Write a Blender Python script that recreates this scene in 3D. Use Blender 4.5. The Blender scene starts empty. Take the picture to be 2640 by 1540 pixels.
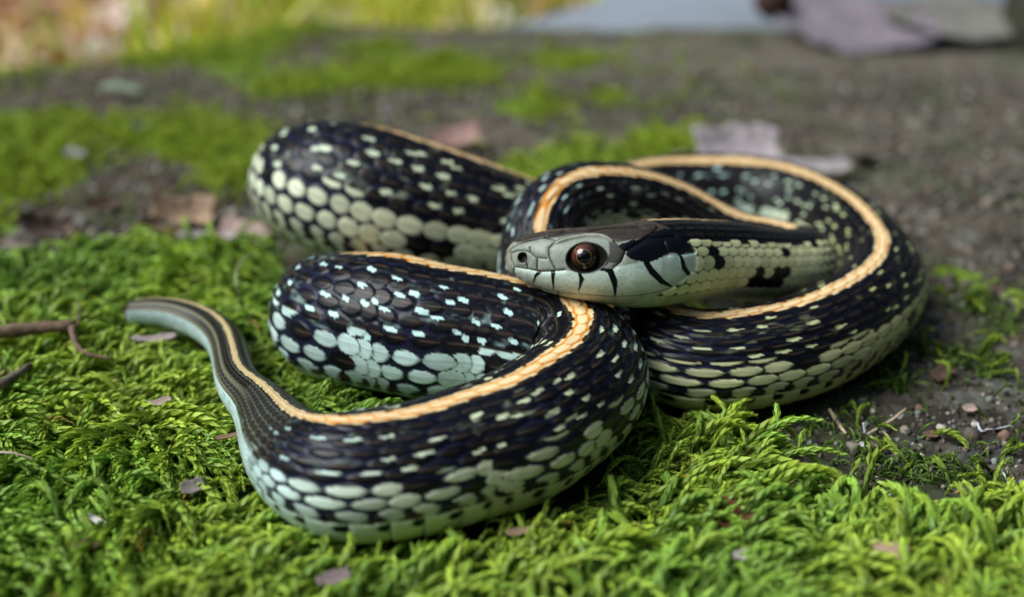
import bpy, math, random
import numpy as np
from mathutils import Vector, Matrix, Euler

random.seed(7)
rng = np.random.default_rng(7)
R = math.radians
CM = 0.01                       # everything below is thought in centimetres, built in metres
scene = bpy.context.scene
COL = scene.collection

# ------------------------------------------------------------------ camera, sky, sun, exposure
FPX, PITCH, CAM_H = 2830.0, R(25.0), 6.2       # focal length in photo pixels, pitch, height (cm)
cam_d = bpy.data.cameras.new('camera')
cam = bpy.data.objects.new('camera', cam_d)
COL.objects.link(cam)
cam.location = (0, 0, CAM_H * CM)
cam.rotation_euler = (R(90) - PITCH, 0, 0)
cam_d.sensor_width = 36.0
cam_d.lens = FPX / 2640.0 * 36.0
cam_d.clip_start = 0.002
cam_d.clip_end = 400.0
cam_d.dof.use_dof = True
cam_d.dof.focus_distance = 10.8 * CM
cam_d.dof.aperture_fstop = 13.5
cam_d.dof.aperture_blades = 0
scene.camera = cam

SUN_DIR = Vector((-0.62, -0.10, 0.77)).normalized()     # towards the light
elev = math.asin(SUN_DIR.z)
azim = math.atan2(SUN_DIR.x, SUN_DIR.y)
world = bpy.data.worlds.new('World')
scene.world = world
world.use_nodes = True
wn = world.node_tree
wn.nodes.clear()
w_out = wn.nodes.new('ShaderNodeOutputWorld')
w_bg = wn.nodes.new('ShaderNodeBackground')
w_sky = wn.nodes.new('ShaderNodeTexSky')
w_sky.sky_type = 'NISHITA'
w_sky.sun_disc = False
w_sky.sun_elevation = elev
w_sky.sun_rotation = azim
w_sky.dust_density = 2.0
w_sky.air_density = 0.8
w_bg.inputs['Strength'].default_value = 0.075
wn.links.new(w_sky.outputs['Color'], w_bg.inputs['Color'])
wn.links.new(w_bg.outputs['Background'], w_out.inputs['Surface'])

sun_d = bpy.data.lights.new('sun', 'SUN')
sun_d.energy = 1.5
sun_d.angle = R(40)
sun_d.color = (0.94, 1.0, 0.98)
sun = bpy.data.objects.new('sun', sun_d)
COL.objects.link(sun)
sun.rotation_euler = SUN_DIR.to_track_quat('Z', 'Y').to_euler()
sun.location = (-0.3, 0.1, 0.5)

scene.view_settings.view_transform = 'Standard'
scene.view_settings.look = 'None'
scene.view_settings.gamma = 1.0
scene.view_settings.use_curve_mapping = False
scene.view_settings.exposure = 1.28
scene.render.engine = 'CYCLES'
scene.cycles.max_bounces = 6
scene.cycles.use_denoising = True

# ------------------------------------------------------------------ small helpers
def sr(*c):
    """sRGB 0..255 -> linear"""
    o = []
    for v in c:
        v /= 255.0
        o.append(v / 12.92 if v <= 0.04045 else ((v + 0.055) / 1.055) ** 2.4)
    return np.array(o)

SP, CP = math.sin(PITCH), math.cos(PITCH)

def unproj(px, py, z):
    """photo pixel -> point (cm) on the level plane at height z"""
    a, b = (px - 1320.0) / FPX, (770.0 - py) / FPX
    d = np.array([a, CP + b * SP, -SP + b * CP])
    t = (z - CAM_H) / d[2]
    return np.array([0, 0, CAM_H]) + d * t

def smooth(e0, e1, x):
    t = np.clip((x - e0) / (e1 - e0), 0, 1)
    return t * t * (3 - 2 * t)

def _hash(ix, iy, iz, seed):
    h = (ix.astype(np.int64) * 374761393 + iy.astype(np.int64) * 668265263 + iz.astype(np.int64) * 2147483647 + seed * 1274126177) & 0xFFFFFFFF
    h = ((h ^ (h >> 13)) * 1274126177) & 0xFFFFFFFF
    h = ((h ^ (h >> 16)) * 2246822519) & 0xFFFFFFFF
    return ((h ^ (h >> 15)) & 0xFFFFFF) / float(0xFFFFFF)

def rnd(i, j, seed=0):
    i = np.asarray(i); j = np.asarray(j)
    return _hash(i, j, np.zeros_like(i), seed)

def noise2(x, y, seed=0):
    x = np.asarray(x, float); y = np.asarray(y, float)
    ix, iy = np.floor(x), np.floor(y)
    fx, fy = x - ix, y - iy
    fx = fx * fx * (3 - 2 * fx); fy = fy * fy * (3 - 2 * fy)
    z = np.zeros_like(ix)
    a = _hash(ix, iy, z, seed); b = _hash(ix + 1, iy, z, seed)
    c = _hash(ix, iy + 1, z, seed); d = _hash(ix + 1, iy + 1, z, seed)
    return (a * (1 - fx) + b * fx) * (1 - fy) + (c * (1 - fx) + d * fx) * fy

def fbm(x, y, seed=0, octaves=4):
    s, a, t = 0, 1.0, 0
    for o in range(octaves):
        s = s + a * noise2(x * 2 ** o, y * 2 ** o, seed + o)
        t += a; a *= 0.5
    return s / t

def link(name, me, mat=None, parent=None):
    o = bpy.data.objects.new(name, me)
    COL.objects.link(o)
    if mat is not None and me is not None and len(me.materials) == 0:
        me.materials.append(mat)
    if parent is not None:
        o.parent = parent
    return o

def tag(o, label=None, cat=None, group=None, kind=None):
    if label: o['label'] = label
    if cat: o['category'] = cat
    if group: o['group'] = group
    if kind: o['kind'] = kind
    return o

def np_mesh(name, V, F, colors=None, smooth_shade=True):
    """V (n,3) in cm, F (m,k) int array of equal-sized faces (or list of arrays)"""
    me = bpy.data.meshes.new(name)
    V = np.asarray(V, np.float32) * CM
    Fs = F if isinstance(F, list) else [F]
    Fs = [np.asarray(f, np.int32) for f in Fs if len(f)]
    nl = sum(f.size for f in Fs); nf = sum(len(f) for f in Fs)
    me.vertices.add(len(V)); me.vertices.foreach_set('co', V.ravel())
    me.loops.add(nl); me.loops.foreach_set('vertex_index', np.concatenate([f.ravel() for f in Fs]))
    me.polygons.add(nf)
    st, tot, acc = [], [], 0
    for f in Fs:
        st.append(acc + np.arange(len(f)) * f.shape[1]); tot.append(np.full(len(f), f.shape[1])); acc += f.size
    me.polygons.foreach_set('loop_start', np.concatenate(st).astype(np.int32))
    me.polygons.foreach_set('loop_total', np.concatenate(tot).astype(np.int32))
    if colors is not None:
        a = me.color_attributes.new('Col', 'FLOAT_COLOR', 'POINT')
        c = np.ones((len(V), 4), np.float32); c[:, :colors.shape[1]] = colors
        a.data.foreach_set('color', c.ravel())
    me.update(calc_edges=True)
    me.validate()
    if smooth_shade:
        me.polygons.foreach_set('use_smooth', np.ones(len(me.polygons), bool))
    return me

def mat(name, base=None, rough=0.6, spec=0.5, attr=None, coat=0.0, sss=0.0):
    m = bpy.data.materials.new(name); m.use_nodes = True
    nt = m.node_tree; p = nt.nodes['Principled BSDF']
    p.inputs['Roughness'].default_value = rough
    p.inputs['Specular IOR Level'].default_value = spec
    p.inputs['Coat Weight'].default_value = coat
    p.inputs['Coat Roughness'].default_value = 0.03
    if base is not None:
        p.inputs['Base Color'].default_value = (*base, 1)
    if attr:
        a = nt.nodes.new('ShaderNodeAttribute'); a.attribute_name = attr
        nt.links.new(a.outputs['Color'], p.inputs['Base Color'])
    return m

def node(nt, t, **kw):
    n = nt.nodes.new(t)
    for k, v in kw.items():
        setattr(n, k, v)
    return n

def grain(m, scale, amount, bump=0.0, bump_scale=None, dist=0.0004):
    """break a flat colour up with noise (value) and add fine relief"""
    nt = m.node_tree; p = nt.nodes['Principled BSDF']
    tc = node(nt, 'ShaderNodeTexCoord')
    nz = node(nt, 'ShaderNodeTexNoise'); nz.inputs['Scale'].default_value = scale; nz.inputs['Detail'].default_value = 6
    nt.links.new(tc.outputs['Object'], nz.inputs['Vector'])
    mr = node(nt, 'ShaderNodeMapRange'); mr.inputs['From Min'].default_value = 0.3; mr.inputs['From Max'].default_value = 0.7
    mr.inputs['To Min'].default_value = 1 - amount; mr.inputs['To Max'].default_value = 1 + amount
    nt.links.new(nz.outputs['Fac'], mr.inputs['Value'])
    mx = node(nt, 'ShaderNodeMix', data_type='RGBA', blend_type='MULTIPLY'); mx.inputs['Factor'].default_value = 1
    src = p.inputs['Base Color'].links[0].from_socket if p.inputs['Base Color'].is_linked else None
    if src: nt.links.new(src, mx.inputs['A'])
    else: mx.inputs['A'].default_value = p.inputs['Base Color'].default_value
    nt.links.new(mr.outputs['Result'], mx.inputs['B'])
    nt.links.new(mx.outputs['Result'], p.inputs['Base Color'])
    if bump:
        n2 = node(nt, 'ShaderNodeTexNoise'); n2.inputs['Scale'].default_value = bump_scale or scale * 2; n2.inputs['Detail'].default_value = 5
        nt.links.new(tc.outputs['Object'], n2.inputs['Vector'])
        b = node(nt, 'ShaderNodeBump'); b.inputs['Strength'].default_value = bump; b.inputs['Distance'].default_value = dist
        nt.links.new(n2.outputs['Fac'], b.inputs['Height'])
        nt.links.new(b.outputs['Normal'], p.inputs['Normal'])
    return m

def spline(t, P, ti):
    """natural cubic spline through P (n,d) at t, sampled at ti"""
    t = np.asarray(t, float); P = np.asarray(P, float)
    n = len(t); h = np.diff(t)
    A = np.zeros((n, n)); B = np.zeros_like(P)
    A[0, 0] = A[-1, -1] = 1
    for i in range(1, n - 1):
        A[i, i - 1] = h[i - 1]; A[i, i] = 2 * (h[i - 1] + h[i]); A[i, i + 1] = h[i]
        B[i] = 6 * ((P[i + 1] - P[i]) / h[i] - (P[i] - P[i - 1]) / h[i - 1])
    M = np.linalg.solve(A, B)
    k = np.clip(np.searchsorted(t, ti) - 1, 0, n - 2)
    x = (ti - t[k])[:, None]; hk = h[k][:, None]
    a, b = M[k], M[k + 1]
    return (b - a) / (6 * hk) * x ** 3 + a / 2 * x ** 2 + ((P[k + 1] - P[k]) / hk - hk * (2 * a + b) / 6) * x + P[k]

# ================================================================== THE SNAKE'S PATH
# control points from snout to tail tip: centre (cm), half-size, dorsal direction, scale pitch
CT = []
def cpt(c, r, d, p):
    d = np.array(d, float); d /= np.linalg.norm(d)
    CT.append((np.array(c, float), r, d, p))
def S_(px, py, ztop, r, d=(0, 0, 1), p=0.3):         # back-stripe pixel + its height
    d = np.array(d, float); d /= np.linalg.norm(d)
    cpt(unproj(px, py, ztop) - d * r, r, d, p)
def C_(px, py, zc, r, d=(0, 0, 1), p=0.3):           # centre pixel + its height
    cpt(unproj(px, py, zc), r, d, p)
def W_(x, y, z, r, d=(0, 0, 1), p=0.3):
    cpt((x, y, z), r, d, p)

HD = (0.0, 0.32, 0.94)
# head and neck
C_(1307, 660, 1.74, .40, HD, .12)
C_(1420, 672, 1.74, .40, HD, .12)
C_(1560, 682, 1.72, .42, HD, .152)
C_(1700, 677, 1.64, .44, (0, .30, .95), .152)
C_(1810, 672, 1.50, .44, (0, .30, .95), .152)
C_(1910, 680, 1.30, .45, (0, .38, .92), .152)
C_(2000, 690, 1.08, .45, (-.1, .5, .84), .152)
C_(2062, 680, .92, .44, (-.2, .4, .85), .16)
W_(3.26, 12.75, .86, .44, (-.2, .1, .95), .17)
S_(1900, 556, 1.34, .44, (0, -.15, .95), .19)
S_(1800, 507, 1.55, .44, (0, -.22, .95), .20)
S_(1690, 462, 1.80, .44, (0, -.30, .93), .21)
S_(1570, 442, 1.98, .45, (0, -.38, .91), .22)
S_(1470, 460, 1.98, .46, (-.05, -.5, .86), .23)
S_(1405, 525, 1.82, .47, (-.1, -.62, .78), .24)
S_(1388, 598, 1.58, .48, (-.1, -.72, .68), .25)
W_(.40, 11.35, .82, .48, (.1, -.75, .6), .26)
W_(.85, 10.95, .62, .50, (.2, -.4, .85), .28)
W_(1.3, 11.0, .62, .52, (.1, -.15, .95), .30)
# right-hand loop, front limb -> right -> back limb
S_(1760, 808, 1.16, .54, (0, -.02, 1), 0.252)
S_(1938, 806, 1.17, .55, (0, 0, 1), 0.270)
S_(2074, 775, 1.18, .56, (0, 0, 1), 0.270)
S_(2180, 730, 1.18, .55, (0, 0, 1), 0.261)
S_(2250, 680, 1.18, .54, (-.05, 0, 1), 0.252)
S_(2277, 628, 1.18, .54, (-.08, 0, 1), 0.244)
S_(2254, 574, 1.18, .54, (-.08, -.05, 1), 0.235)
S_(2183, 505, 1.18, .56, (-.05, -.15, 1), 0.226)
S_(2085, 452, 1.18, .57, (0, -.22, 1), 0.226)
S_(1970, 422, 1.18, .58, (0, -.26, 1), 0.226)
S_(1833, 414, 1.18, .60, (0, -.28, 1), 0.226)
S_(1690, 420, 1.20, .62, (0, -.2, 1), 0.226)
W_(1.0, 14.25, .70, .65, (0, 0, 1), 0.226)
# back coil (third limb), rising to the left
C_(1370, 607, .80, .72, (0, .20, .98), .255)
W_(-.36, 13.50, .95, .80, (0, .19, .98), .275)
W_(-1.02, 13.50, 1.11, .88, (0, .20, .98), .275)
W_(-1.73, 13.60, 1.26, .935, (.03, .29, .95), .250)
W_(-2.34, 13.82, 1.32, .945, (.15, .46, .87), .165)
W_(-2.74, 14.28, 1.25, .86, (.50, .50, .70), .115)
W_(-2.75, 14.95, 1.05, .74, (.8, .1, .6), .134)
W_(-2.1, 15.6, .80, .66, (.1, -.4, .9), 0.185)
W_(-1.25, 15.35, .72, .62, (-.3, -.2, .9), 0.185)
W_(-.82, 14.55, .86, .58, (-.2, .1, .95), 0.185)
W_(-1.2, 13.55, .30, .45, (-.2, .8, .6), 0.185)
W_(-1.78, 12.6, .36, .50, (.3, .8, .6), 0.185)
# second limb, left end -> right
W_(-2.12, 11.8, .58, .66, (.35, .40, .85), 0.204)
W_(-1.92, 11.12, .74, .76, (.15, .36, .92), 0.204)
C_(1010, 838, .83, .785, (.02, .25, .96), 0.209)
C_(1120, 862, .82, .76, (0, .23, .97), 0.209)
C_(1230, 874, .80, .73, (0, .24, .97), 0.209)
S_(1330, 725, 1.44, .70, (0, .28, .95), 0.209)
S_(1420, 748, 1.42, .67, (-.05, .15, .98), 0.214)
S_(1484, 785, 1.40, .64, (-.08, .05, .98), 0.218)
S_(1502, 838, 1.40, .62, (-.08, 0, .98), 0.223)
S_(1465, 890, 1.40, .62, (-.06, -.02, .98), 0.228)
S_(1393, 938, 1.40, .63, (-.03, -.02, .98), 0.228)
# front coil
S_(1310, 985, 1.37, .63, (0, 0, 1), .235)
S_(1205, 1021, 1.33, .605, (0, 0, 1), .240)
S_(1110, 1053, 1.31, .59, (0, 0, 1), .240)
S_(1005, 1074, 1.29, .585, (0, 0, 1), .235)
S_(900, 1083, 1.27, .58, (0, .02, 1), .215)
S_(826, 1085, 1.17, .52, (.05, .04, 1), .175)
S_(757, 1064, 1.02, .44, (.10, .05, 1), .130)
S_(706, 1020, .86, .34, (.12, .05, 1), .105)
S_(664, 981, .78, .265, (.12, .06, 1), .095)
S_(622, 951, .74, .225, (.10, .08, 1), .090)
S_(600, 900, .72, .21, (.06, .10, 1), .088)
S_(575, 830, .71, .205, (.08, .15, 1), .088)
S_(508, 786, .72, .20, (.05, .22, 1), .088)
S_(420, 768, .72, .18, (0, .28, 1), .088)
S_(322, 777, .66, .14, (0, .28, 1), .088)

P0 = np.array([c[0] for c in CT]); R0 = np.array([c[1] for c in CT]); D0 = np.array([c[2] for c in CT]); Q0 = np.array([c[3] for c in CT])
T0 = np.concatenate([[0], np.cumsum(np.sqrt(np.linalg.norm(np.diff(P0, axis=0), axis=1)))])   # centripetal
ts = np.linspace(0, T0[-1], 6000)
PP = spline(T0, P0, ts)
def ease(P, k):
    ker = np.hanning(2 * k + 1); ker /= ker.sum()
    pad = np.concatenate([2 * P[:1] - P[k:0:-1], P, 2 * P[-1:] - P[-2:-k - 2:-1]])
    return np.stack([np.convolve(pad[:, i], ker, 'valid') for i in range(3)], 1)
PP = ease(PP, 50)
SS = np.concatenate([[0], np.cumsum(np.linalg.norm(np.diff(PP, axis=0), axis=1))])
def lin(v): return np.interp(ts, T0, v) if v.ndim == 1 else np.stack([np.interp(ts, T0, v[:, i]) for i in range(v.shape[1])], 1)
def blur(v, k):
    ker = np.hanning(2 * k + 1); ker /= ker.sum()
    pad = np.concatenate([np.repeat(v[:1], k, 0), v, np.repeat(v[-1:], k, 0)])
    return np.convolve(pad, ker, 'valid') if v.ndim == 1 else np.stack([np.convolve(pad[:, i], ker, 'valid') for i in range(v.shape[1])], 1)
RR = blur(lin(R0), 60); DD = blur(lin(D0), 90); QQ = blur(lin(Q0), 90)
LEN = SS[-1]

# head profile, read from its side: x along the head, upper and lower outline, half width (photo pixels -> cm)
HK = 251.0
HX = np.array([1307, 1309, 1313, 1320, 1332, 1350, 1380, 1420, 1450, 1500, 1545, 1600, 1650, 1700, 1750, 1800, 1850, 1900, 2000]) - 1307.0
HT = np.array([652, 642, 637, 630, 622, 614, 603, 592, 586, 585, 582, 575, 569, 564, 562, 562, 566, 574, 596], float)
HB = np.array([662, 676, 688, 702, 716, 728, 740, 752, 760, 771, 781, 789, 791, 790, 788, 788, 788, 787, 786], float)
HW = np.array([6, 20, 32, 44, 58, 72, 86, 98, 106, 116, 124, 132, 134, 130, 120, 112, 110, 110, 112], float)
HEAD_LEN = (1900 - 1307) / HK

RES = 1.0
ds_body = 0.02 / RES
s_list = [0.0]
while s_list[-1] < LEN:
    s = s_list[-1]
    if s < 0.06: st = 0.003
    elif s < HEAD_LEN: st = 0.0055
    else:
        p = np.interp(s, SS, QQ)
        st = min(ds_body, p / 14.0)
    s_list.append(s + st / RES if s >= HEAD_LEN else s + st)
s_arr = np.array(s_list[:-1] + [LEN])
M = len(s_arr)
at = lambda v: np.stack([np.interp(s_arr, SS, v[:, i]) for i in range(v.shape[1])], 1) if v.ndim == 2 else np.interp(s_arr, SS, v)
C = at(PP); rad = at(RR); Dv = at(DD); pitch = at(QQ)
Tn = np.gradient(C, s_arr, axis=0); Tn /= np.linalg.norm(Tn, axis=1)[:, None]
Dv = Dv - (Dv * Tn).sum(1)[:, None] * Tn; Dv /= np.linalg.norm(Dv, axis=1)[:, None]
Lv = np.cross(Tn, Dv)
phase = np.concatenate([[0], np.cumsum(np.diff(s_arr) / ((pitch[1:] + pitch[:-1]) / 2))])

# angles round the body: dense on the back and flanks
NTH = 2 * 118
half = np.concatenate([np.linspace(0, 137, 104, endpoint=False), np.linspace(137, 180, 14, endpoint=False)])
theta = np.concatenate([half, 360 - np.concatenate([[180.0], half[:0:-1]])])
theta = np.where(theta > 180, theta - 360, theta)
N = len(theta)
th = np.radians(theta)

hx = s_arr * HK
top = np.interp(hx, HX, HT); bot = np.interp(hx, HX, HB); hw = np.interp(hx, HX, HW)
wh = 1 - smooth(HEAD_LEN * .62, HEAD_LEN * 1.15, s_arr)            # head weight
b_half = (bot - top) / 2 / HK; w_half = hw / HK
kh = 1.0; kw = 1.0
hh = wh * b_half + (1 - wh) * rad
ww = wh * w_half + (1 - wh) * rad
tipf = np.sqrt(np.clip((LEN - s_arr) / 0.10, 0.0, 1))             # blunt tail end
hh = hh * (0.25 + 0.75 * tipf); ww = ww * (0.25 + 0.75 * tipf)
cmid = (top + bot) / 2

ct, sn = np.cos(th), np.sin(th)
ex = 1 - 0.16 * wh                                                   # a squarer section on the head
cc = np.sign(ct)[None, :] * np.abs(ct)[None, :] ** ex[:, None]
ssn = np.sign(sn)[None, :] * np.abs(sn)[None, :] ** ex[:, None]
flat = 1 - 0.10 * (1 - wh)[:, None] * smooth(120, 175, np.abs(theta))[None, :]   # belly a little flat
yl = hh[:, None] * cc * flat
xl = ww[:, None] * ssn
base = C[:, None, :] + Dv[:, None, :] * yl[..., None] + Lv[:, None, :] * xl[..., None]

# local stretch of the skin: arc length at the surface against the arc length of the axis
d_surf = np.linalg.norm(np.gradient(base, axis=0), axis=2) / np.gradient(s_arr)[:, None]
stretch = np.clip(d_surf, 0.25, 2.2)

# ================================================================== SCALES: relief and pigment
def sec(px):                                       # arc length of a control point
    return np.interp(np.interp(px, np.arange(len(T0)), T0), ts, SS)
def along(keys, vals):
    return np.interp(s_arr, [sec(k) for k in keys], vals)
t = np.abs(theta)[None, :] / along([0, 8, 14, 20, 26, 31, 33, 36, 49, 53, 56, 68], [.97, .97, .90, .80, .84, .95, 1.0, 1.06, 1.06, .88, .75, .80])[:, None]
side = np.broadcast_to((theta < 0).astype(np.int64)[None, :], (M, N))
q = np.broadcast_to(phase[:, None], (M, N))
rc = np.array([0.0] + [5.5 + 13 * (k + .5) for k in range(6)] + [91.0, 106.0, 122.25])
rh = np.array([5.5] + [6.5] * 6 + [7.5, 7.5, 8.75])
VENT = 131.0
k0 = np.where(t < 5.5, 0, np.where(t < 83.5, np.floor((t - 5.5) / 13) + 1, np.where(t < 98.5, 7, np.where(t < 113.5, 8, 9)))).astype(np.int64)
best = np.full((M, N), -1.0); bk = np.full((M, N), -1, np.int64); bn = np.zeros((M, N), np.int64)
bx = np.zeros((M, N)); by = np.zeros((M, N)); be = np.zeros((M, N)); bL = np.ones((M, N))
fleck = np.zeros((M, N))
Lrel = np.clip(1.26 / stretch ** 0.85, 0.92, 1.9)
for dk in (-1, 0, 1):
    k = np.clip(k0 + dk, 0, 9)
    ok = (k0 + dk >= 0) & (k0 + dk <= 9)
    off = 0.5 * (k % 2)
    yy = (t - rc[k]) / rh[k]
    n0 = np.floor(q - off).astype(np.int64)
    for dn in (0, 1):
        n = n0 - dn
        x = q - off - n
        u = 2 * x / Lrel - 1
        Wm = np.where(k == 0, 1.18, np.where(k >= 7, 1.20, 1.10))
        Wm = Wm * np.where(stretch > 1.15, 1 - 0.24 * np.clip((stretch - 1.10) / .4, 0, 1), 1)
        ins = ok & (np.abs(u) < 1)
        W = Wm * np.power(np.clip(1 - np.abs(u) ** 2.0, 0, 1), np.where(u > 0, .70, .50))
        e = 1 - np.abs(yy) / np.maximum(W, 1e-4)
        ins &= e > 0
        edge = np.minimum(np.clip(e * 2.2, 0, 1), np.clip((1 - np.abs(u)) * 3.0, 0, 1))
        h = (0.35 + 0.65 * x / Lrel) * (0.45 + 0.55 * np.sqrt(np.clip(edge * 1.9, 0, 1))) + 0.20 * np.exp(-(yy / 0.10) ** 2) * np.clip((1 - np.abs(u)) * 3, 0, 1) * (k > 0) * (k < 9)
        h = np.where(ins, h, -1)
        take = h > best
        best = np.where(take, h, best); bk = np.where(take, k, bk); bn = np.where(take, n, bn)
        bx = np.where(take, x / Lrel, bx); by = np.where(take, yy, by); be = np.where(take, edge, be)
        # pale fleck on the skin beside the front edge of some scales
        fr = rnd(n * 2 + side, k, 11)
        lim = np.where(k == 2, .24, np.where(k == 3, .52, np.where(k == 4, .46, np.where(k == 5, .62, np.where(k == 6, .70, 0)))))
        hasf = ok & (fr < lim)
        fy0 = np.where(rnd(n, k, 5) < .7, -0.75, 0.7)
        f = 1.10 - np.abs((x - 0.24 - .15 * rnd(n, k, 6)) / (.20 + .11 * rnd(n, k, 9))) ** 3 - np.abs((yy - fy0 - .5 * (x - .3)) / (.23 + .17 * rnd(n, k, 8))) ** 3
        fleck = np.maximum(fleck, np.where(hasf, f, 0))
skin = best < 0
best = np.maximum(best, 0)
# belly plates
fv = q - np.floor(q); nv = np.floor(q).astype(np.int64)
vent_edge = VENT - 2.0 + 3.5 * np.abs(((q + .5) % 1.0) - .5) * 2
ven = t > vent_edge
hv = 0.30 + 0.55 * fv - 0.8 * np.exp(-((fv - 0.02) / 0.04) ** 2) - 0.5 * np.exp(-((t - vent_edge) / 1.2) ** 2)
best = np.where((bk >= 7) & (best > 0), .25 + .72 * best, best)
best = np.where(ven, hv, best)
amp = 0.085 * pitch
taper = np.minimum(1, pitch / .2)
relief = best * amp[:, None]

# pigment, some light tint in the pale tones ------------------------------------------------------------
sK = np.linspace(0, 1, M)
def alongc(keys, cols):
    return np.stack([along(keys, [c[i] for c in cols]) for i in range(3)], 1)
n1 = fbm(q * 1.3 + 50 * side, t * 0.13, 3, 3)
BLUE = np.array([.50, .67, .62]); CREAM = np.array([.56, .56, .34]); WHITE = np.array([.60, .64, .46]); OLV = np.array([.52, .51, .22])
pale = alongc([0, 12, 15, 19, 22, 25, 29, 33, 36, 46, 50, 53, 55, 58, 60, 63, 68],
              [WHITE, WHITE, BLUE, CREAM, OLV, OLV, BLUE, CREAM, WHITE, BLUE, BLUE, CREAM * .95, CREAM * .95, WHITE, BLUE, BLUE, BLUE * .8])[:, None, :] * np.ones((1, N, 1))  # shift along the body: part pigment, part light tint put into colour
pale = np.minimum(pale * 1.14, .84)
scale_r = rnd(bn * 2 + side, bk, 21)
scale_r2 = rnd(bn * 2 + side, bk, 22)
BLACK = np.array([.0042, .0048, .0075]); SKIN = np.array([.011, .013, .030]); BROWN = np.array([.014, .0095, .007])
col = np.ones((M, N, 3)) * SKIN
dark = BLACK + (BROWN - BLACK) * (np.clip(1 - np.abs(by) * 1.6, 0, 1) * smooth(.2, .7, bx))[..., None]
dark = dark * (0.75 + 0.6 * scale_r[..., None])
dark = dark + np.array([.050, .038, .026]) * (np.exp(-(by / .10) ** 2) * smooth(.25, .5, bx) * (bk > 0))[..., None]
col = np.where((~skin)[..., None], dark, col)
# flecks
fl = smooth(0.05, 0.25, fleck + 0.35 * (n1 - .5)) * np.where(skin, 1.0, np.where((be < .97) | (bx < .40), 1.0, 0.0))
fl *= along([0, 8, 14, 19, 58, 60, 62, 68], [0, .0, .7, .9, 1, .8, .15, 0])[:, None]
fl *= np.where(t < 84, 1, 0)
flc = np.minimum(pale * np.array([.98, 1.06, 1.06]), .82)
col = col + (flc - col) * fl[..., None]
# pale side rows
mott = fbm(q * 3 + 9, t * .3, 8, 3)
r7 = (bk == 7) & ~skin; r8 = (bk == 8) & ~skin; r9 = (bk == 9) & ~skin; r6 = (bk == 6) & ~skin
keep7 = along([0, 31, 32.5, 36, 40, 45, 68], [1, 1, .86, .95, 1, 1, 1])[:, None]
p7 = np.where(scale_r < .82 * keep7, 1.0, 0.0) * smooth(.16, .36, be + .30 * (mott - .50) + np.where(by < -.2, -.22, 0.05))
p8 = np.where(scale_r < .92 * keep7, 1.0, 0.0) * smooth(.15, .33, be + .25 * (mott - .50))
p9 = smooth(.10, .16, bx + .3 * (mott - .5)) * (1 - smooth(.62, .72, bx + .5 * (mott - .5) + .30 * by))
p6 = np.where(scale_r < .34, 1.0, 0.0) * smooth(.25, .4, be) * np.where(by > .1, 1, 0)
pm = np.where(r7, p7, np.where(r8, p8, np.where(r9, p9, np.where(r6, p6, 0))))
streak = noise2(q * 2.2 + 7, t * 1.6, 66)
paler = pale * (0.80 + 0.4 * scale_r2)[..., None] * (0.74 + .28 * mott + .24 * streak)[..., None] * (.72 + .28 * smooth(.0, .35, bx))[..., None] * np.where(r9, .72, 1)[..., None]
paler = paler * (.50 + .50 * smooth(.0, .22, be))[..., None]
paler = paler * (1 - .30 * np.exp(-(by / .08) ** 2) * (bx > .1))[..., None]
pm = pm * along([0, 3, 5, 68], [0, 0, 1, 1])[:, None]
col = col + (paler - col) * pm[..., None]
# belly plates with black corner spots
vcol = pale * np.array([1.0, 1.02, .92]) * .82 * (0.85 + .3 * rnd(nv, nv * 0, 31))[..., None]
vspot = 1.0 - ((fv - .18) / .22) ** 2 - ((t - 138 - 2 * rnd(nv, nv * 0 + side, 3)) / 6.5) ** 2
vs = smooth(0, .25, vspot + .4 * (mott - .5)) * along([0, 8, 14, 60, 62, 68], [.0, .3, 1, 1, .2, 0])[:, None]
vbar = 1.0 - ((fv - .10) / .13) ** 2 - ((t - 152) / 7) ** 2
vs = np.maximum(vs, smooth(0, .3, vbar) * along([33, 35, 37, 44, 46], [0, .8, 1, .5, 0])[:, None])
vcol = vcol + (BLACK - vcol) * vs[..., None]
vcol = vcol * (1 - .55 * np.exp(-((fv - .0) / .035) ** 2))[..., None]
col = np.where(ven[..., None], vcol, col)
# back stripe
CRM = np.array([.84, .69, .39]); ORG = np.array([.64, .25, .03]); YEL = np.array([.64, .50, .25])
stripe_w = 5.5 + 4.4 * along([0, 2, 4, 8, 58, 61, 63, 68], [0, .1, .7, 1, 1, 1.1, 1.25, 1.1])
inrow0 = (bk == 0) & ~skin
inrow1 = (bk == 1) & ~skin & (t < (stripe_w[:, None] + 3.5 * (scale_r - .5) + 3.0 * (.5 - bx)))
inskin = skin & (t < 9.0)
stp = inrow0 | inrow1 | inskin
s_core = smooth(.24, .80, be) * np.where(skin, 0, 1)
s_core = s_core * (0.70 + .40 * mott)
scol = ORG + (CRM - ORG) * s_core[..., None]
tailc = along([60, 62, 64], [0, .55, 1])[:, None, None]
scol = scol + (YEL * (0.75 + .35 * s_core[..., None]) - scol) * tailc
scol = np.minimum(scol * (.92 + .16 * scale_r2[..., None]), .9)
stm = np.where(stp, 1.0, 0.0) * along([0, 2.2, 3.2, 10], [0, 0, 1, 1])[:, None]
col = col + (scol - col) * stm[..., None]
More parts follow.
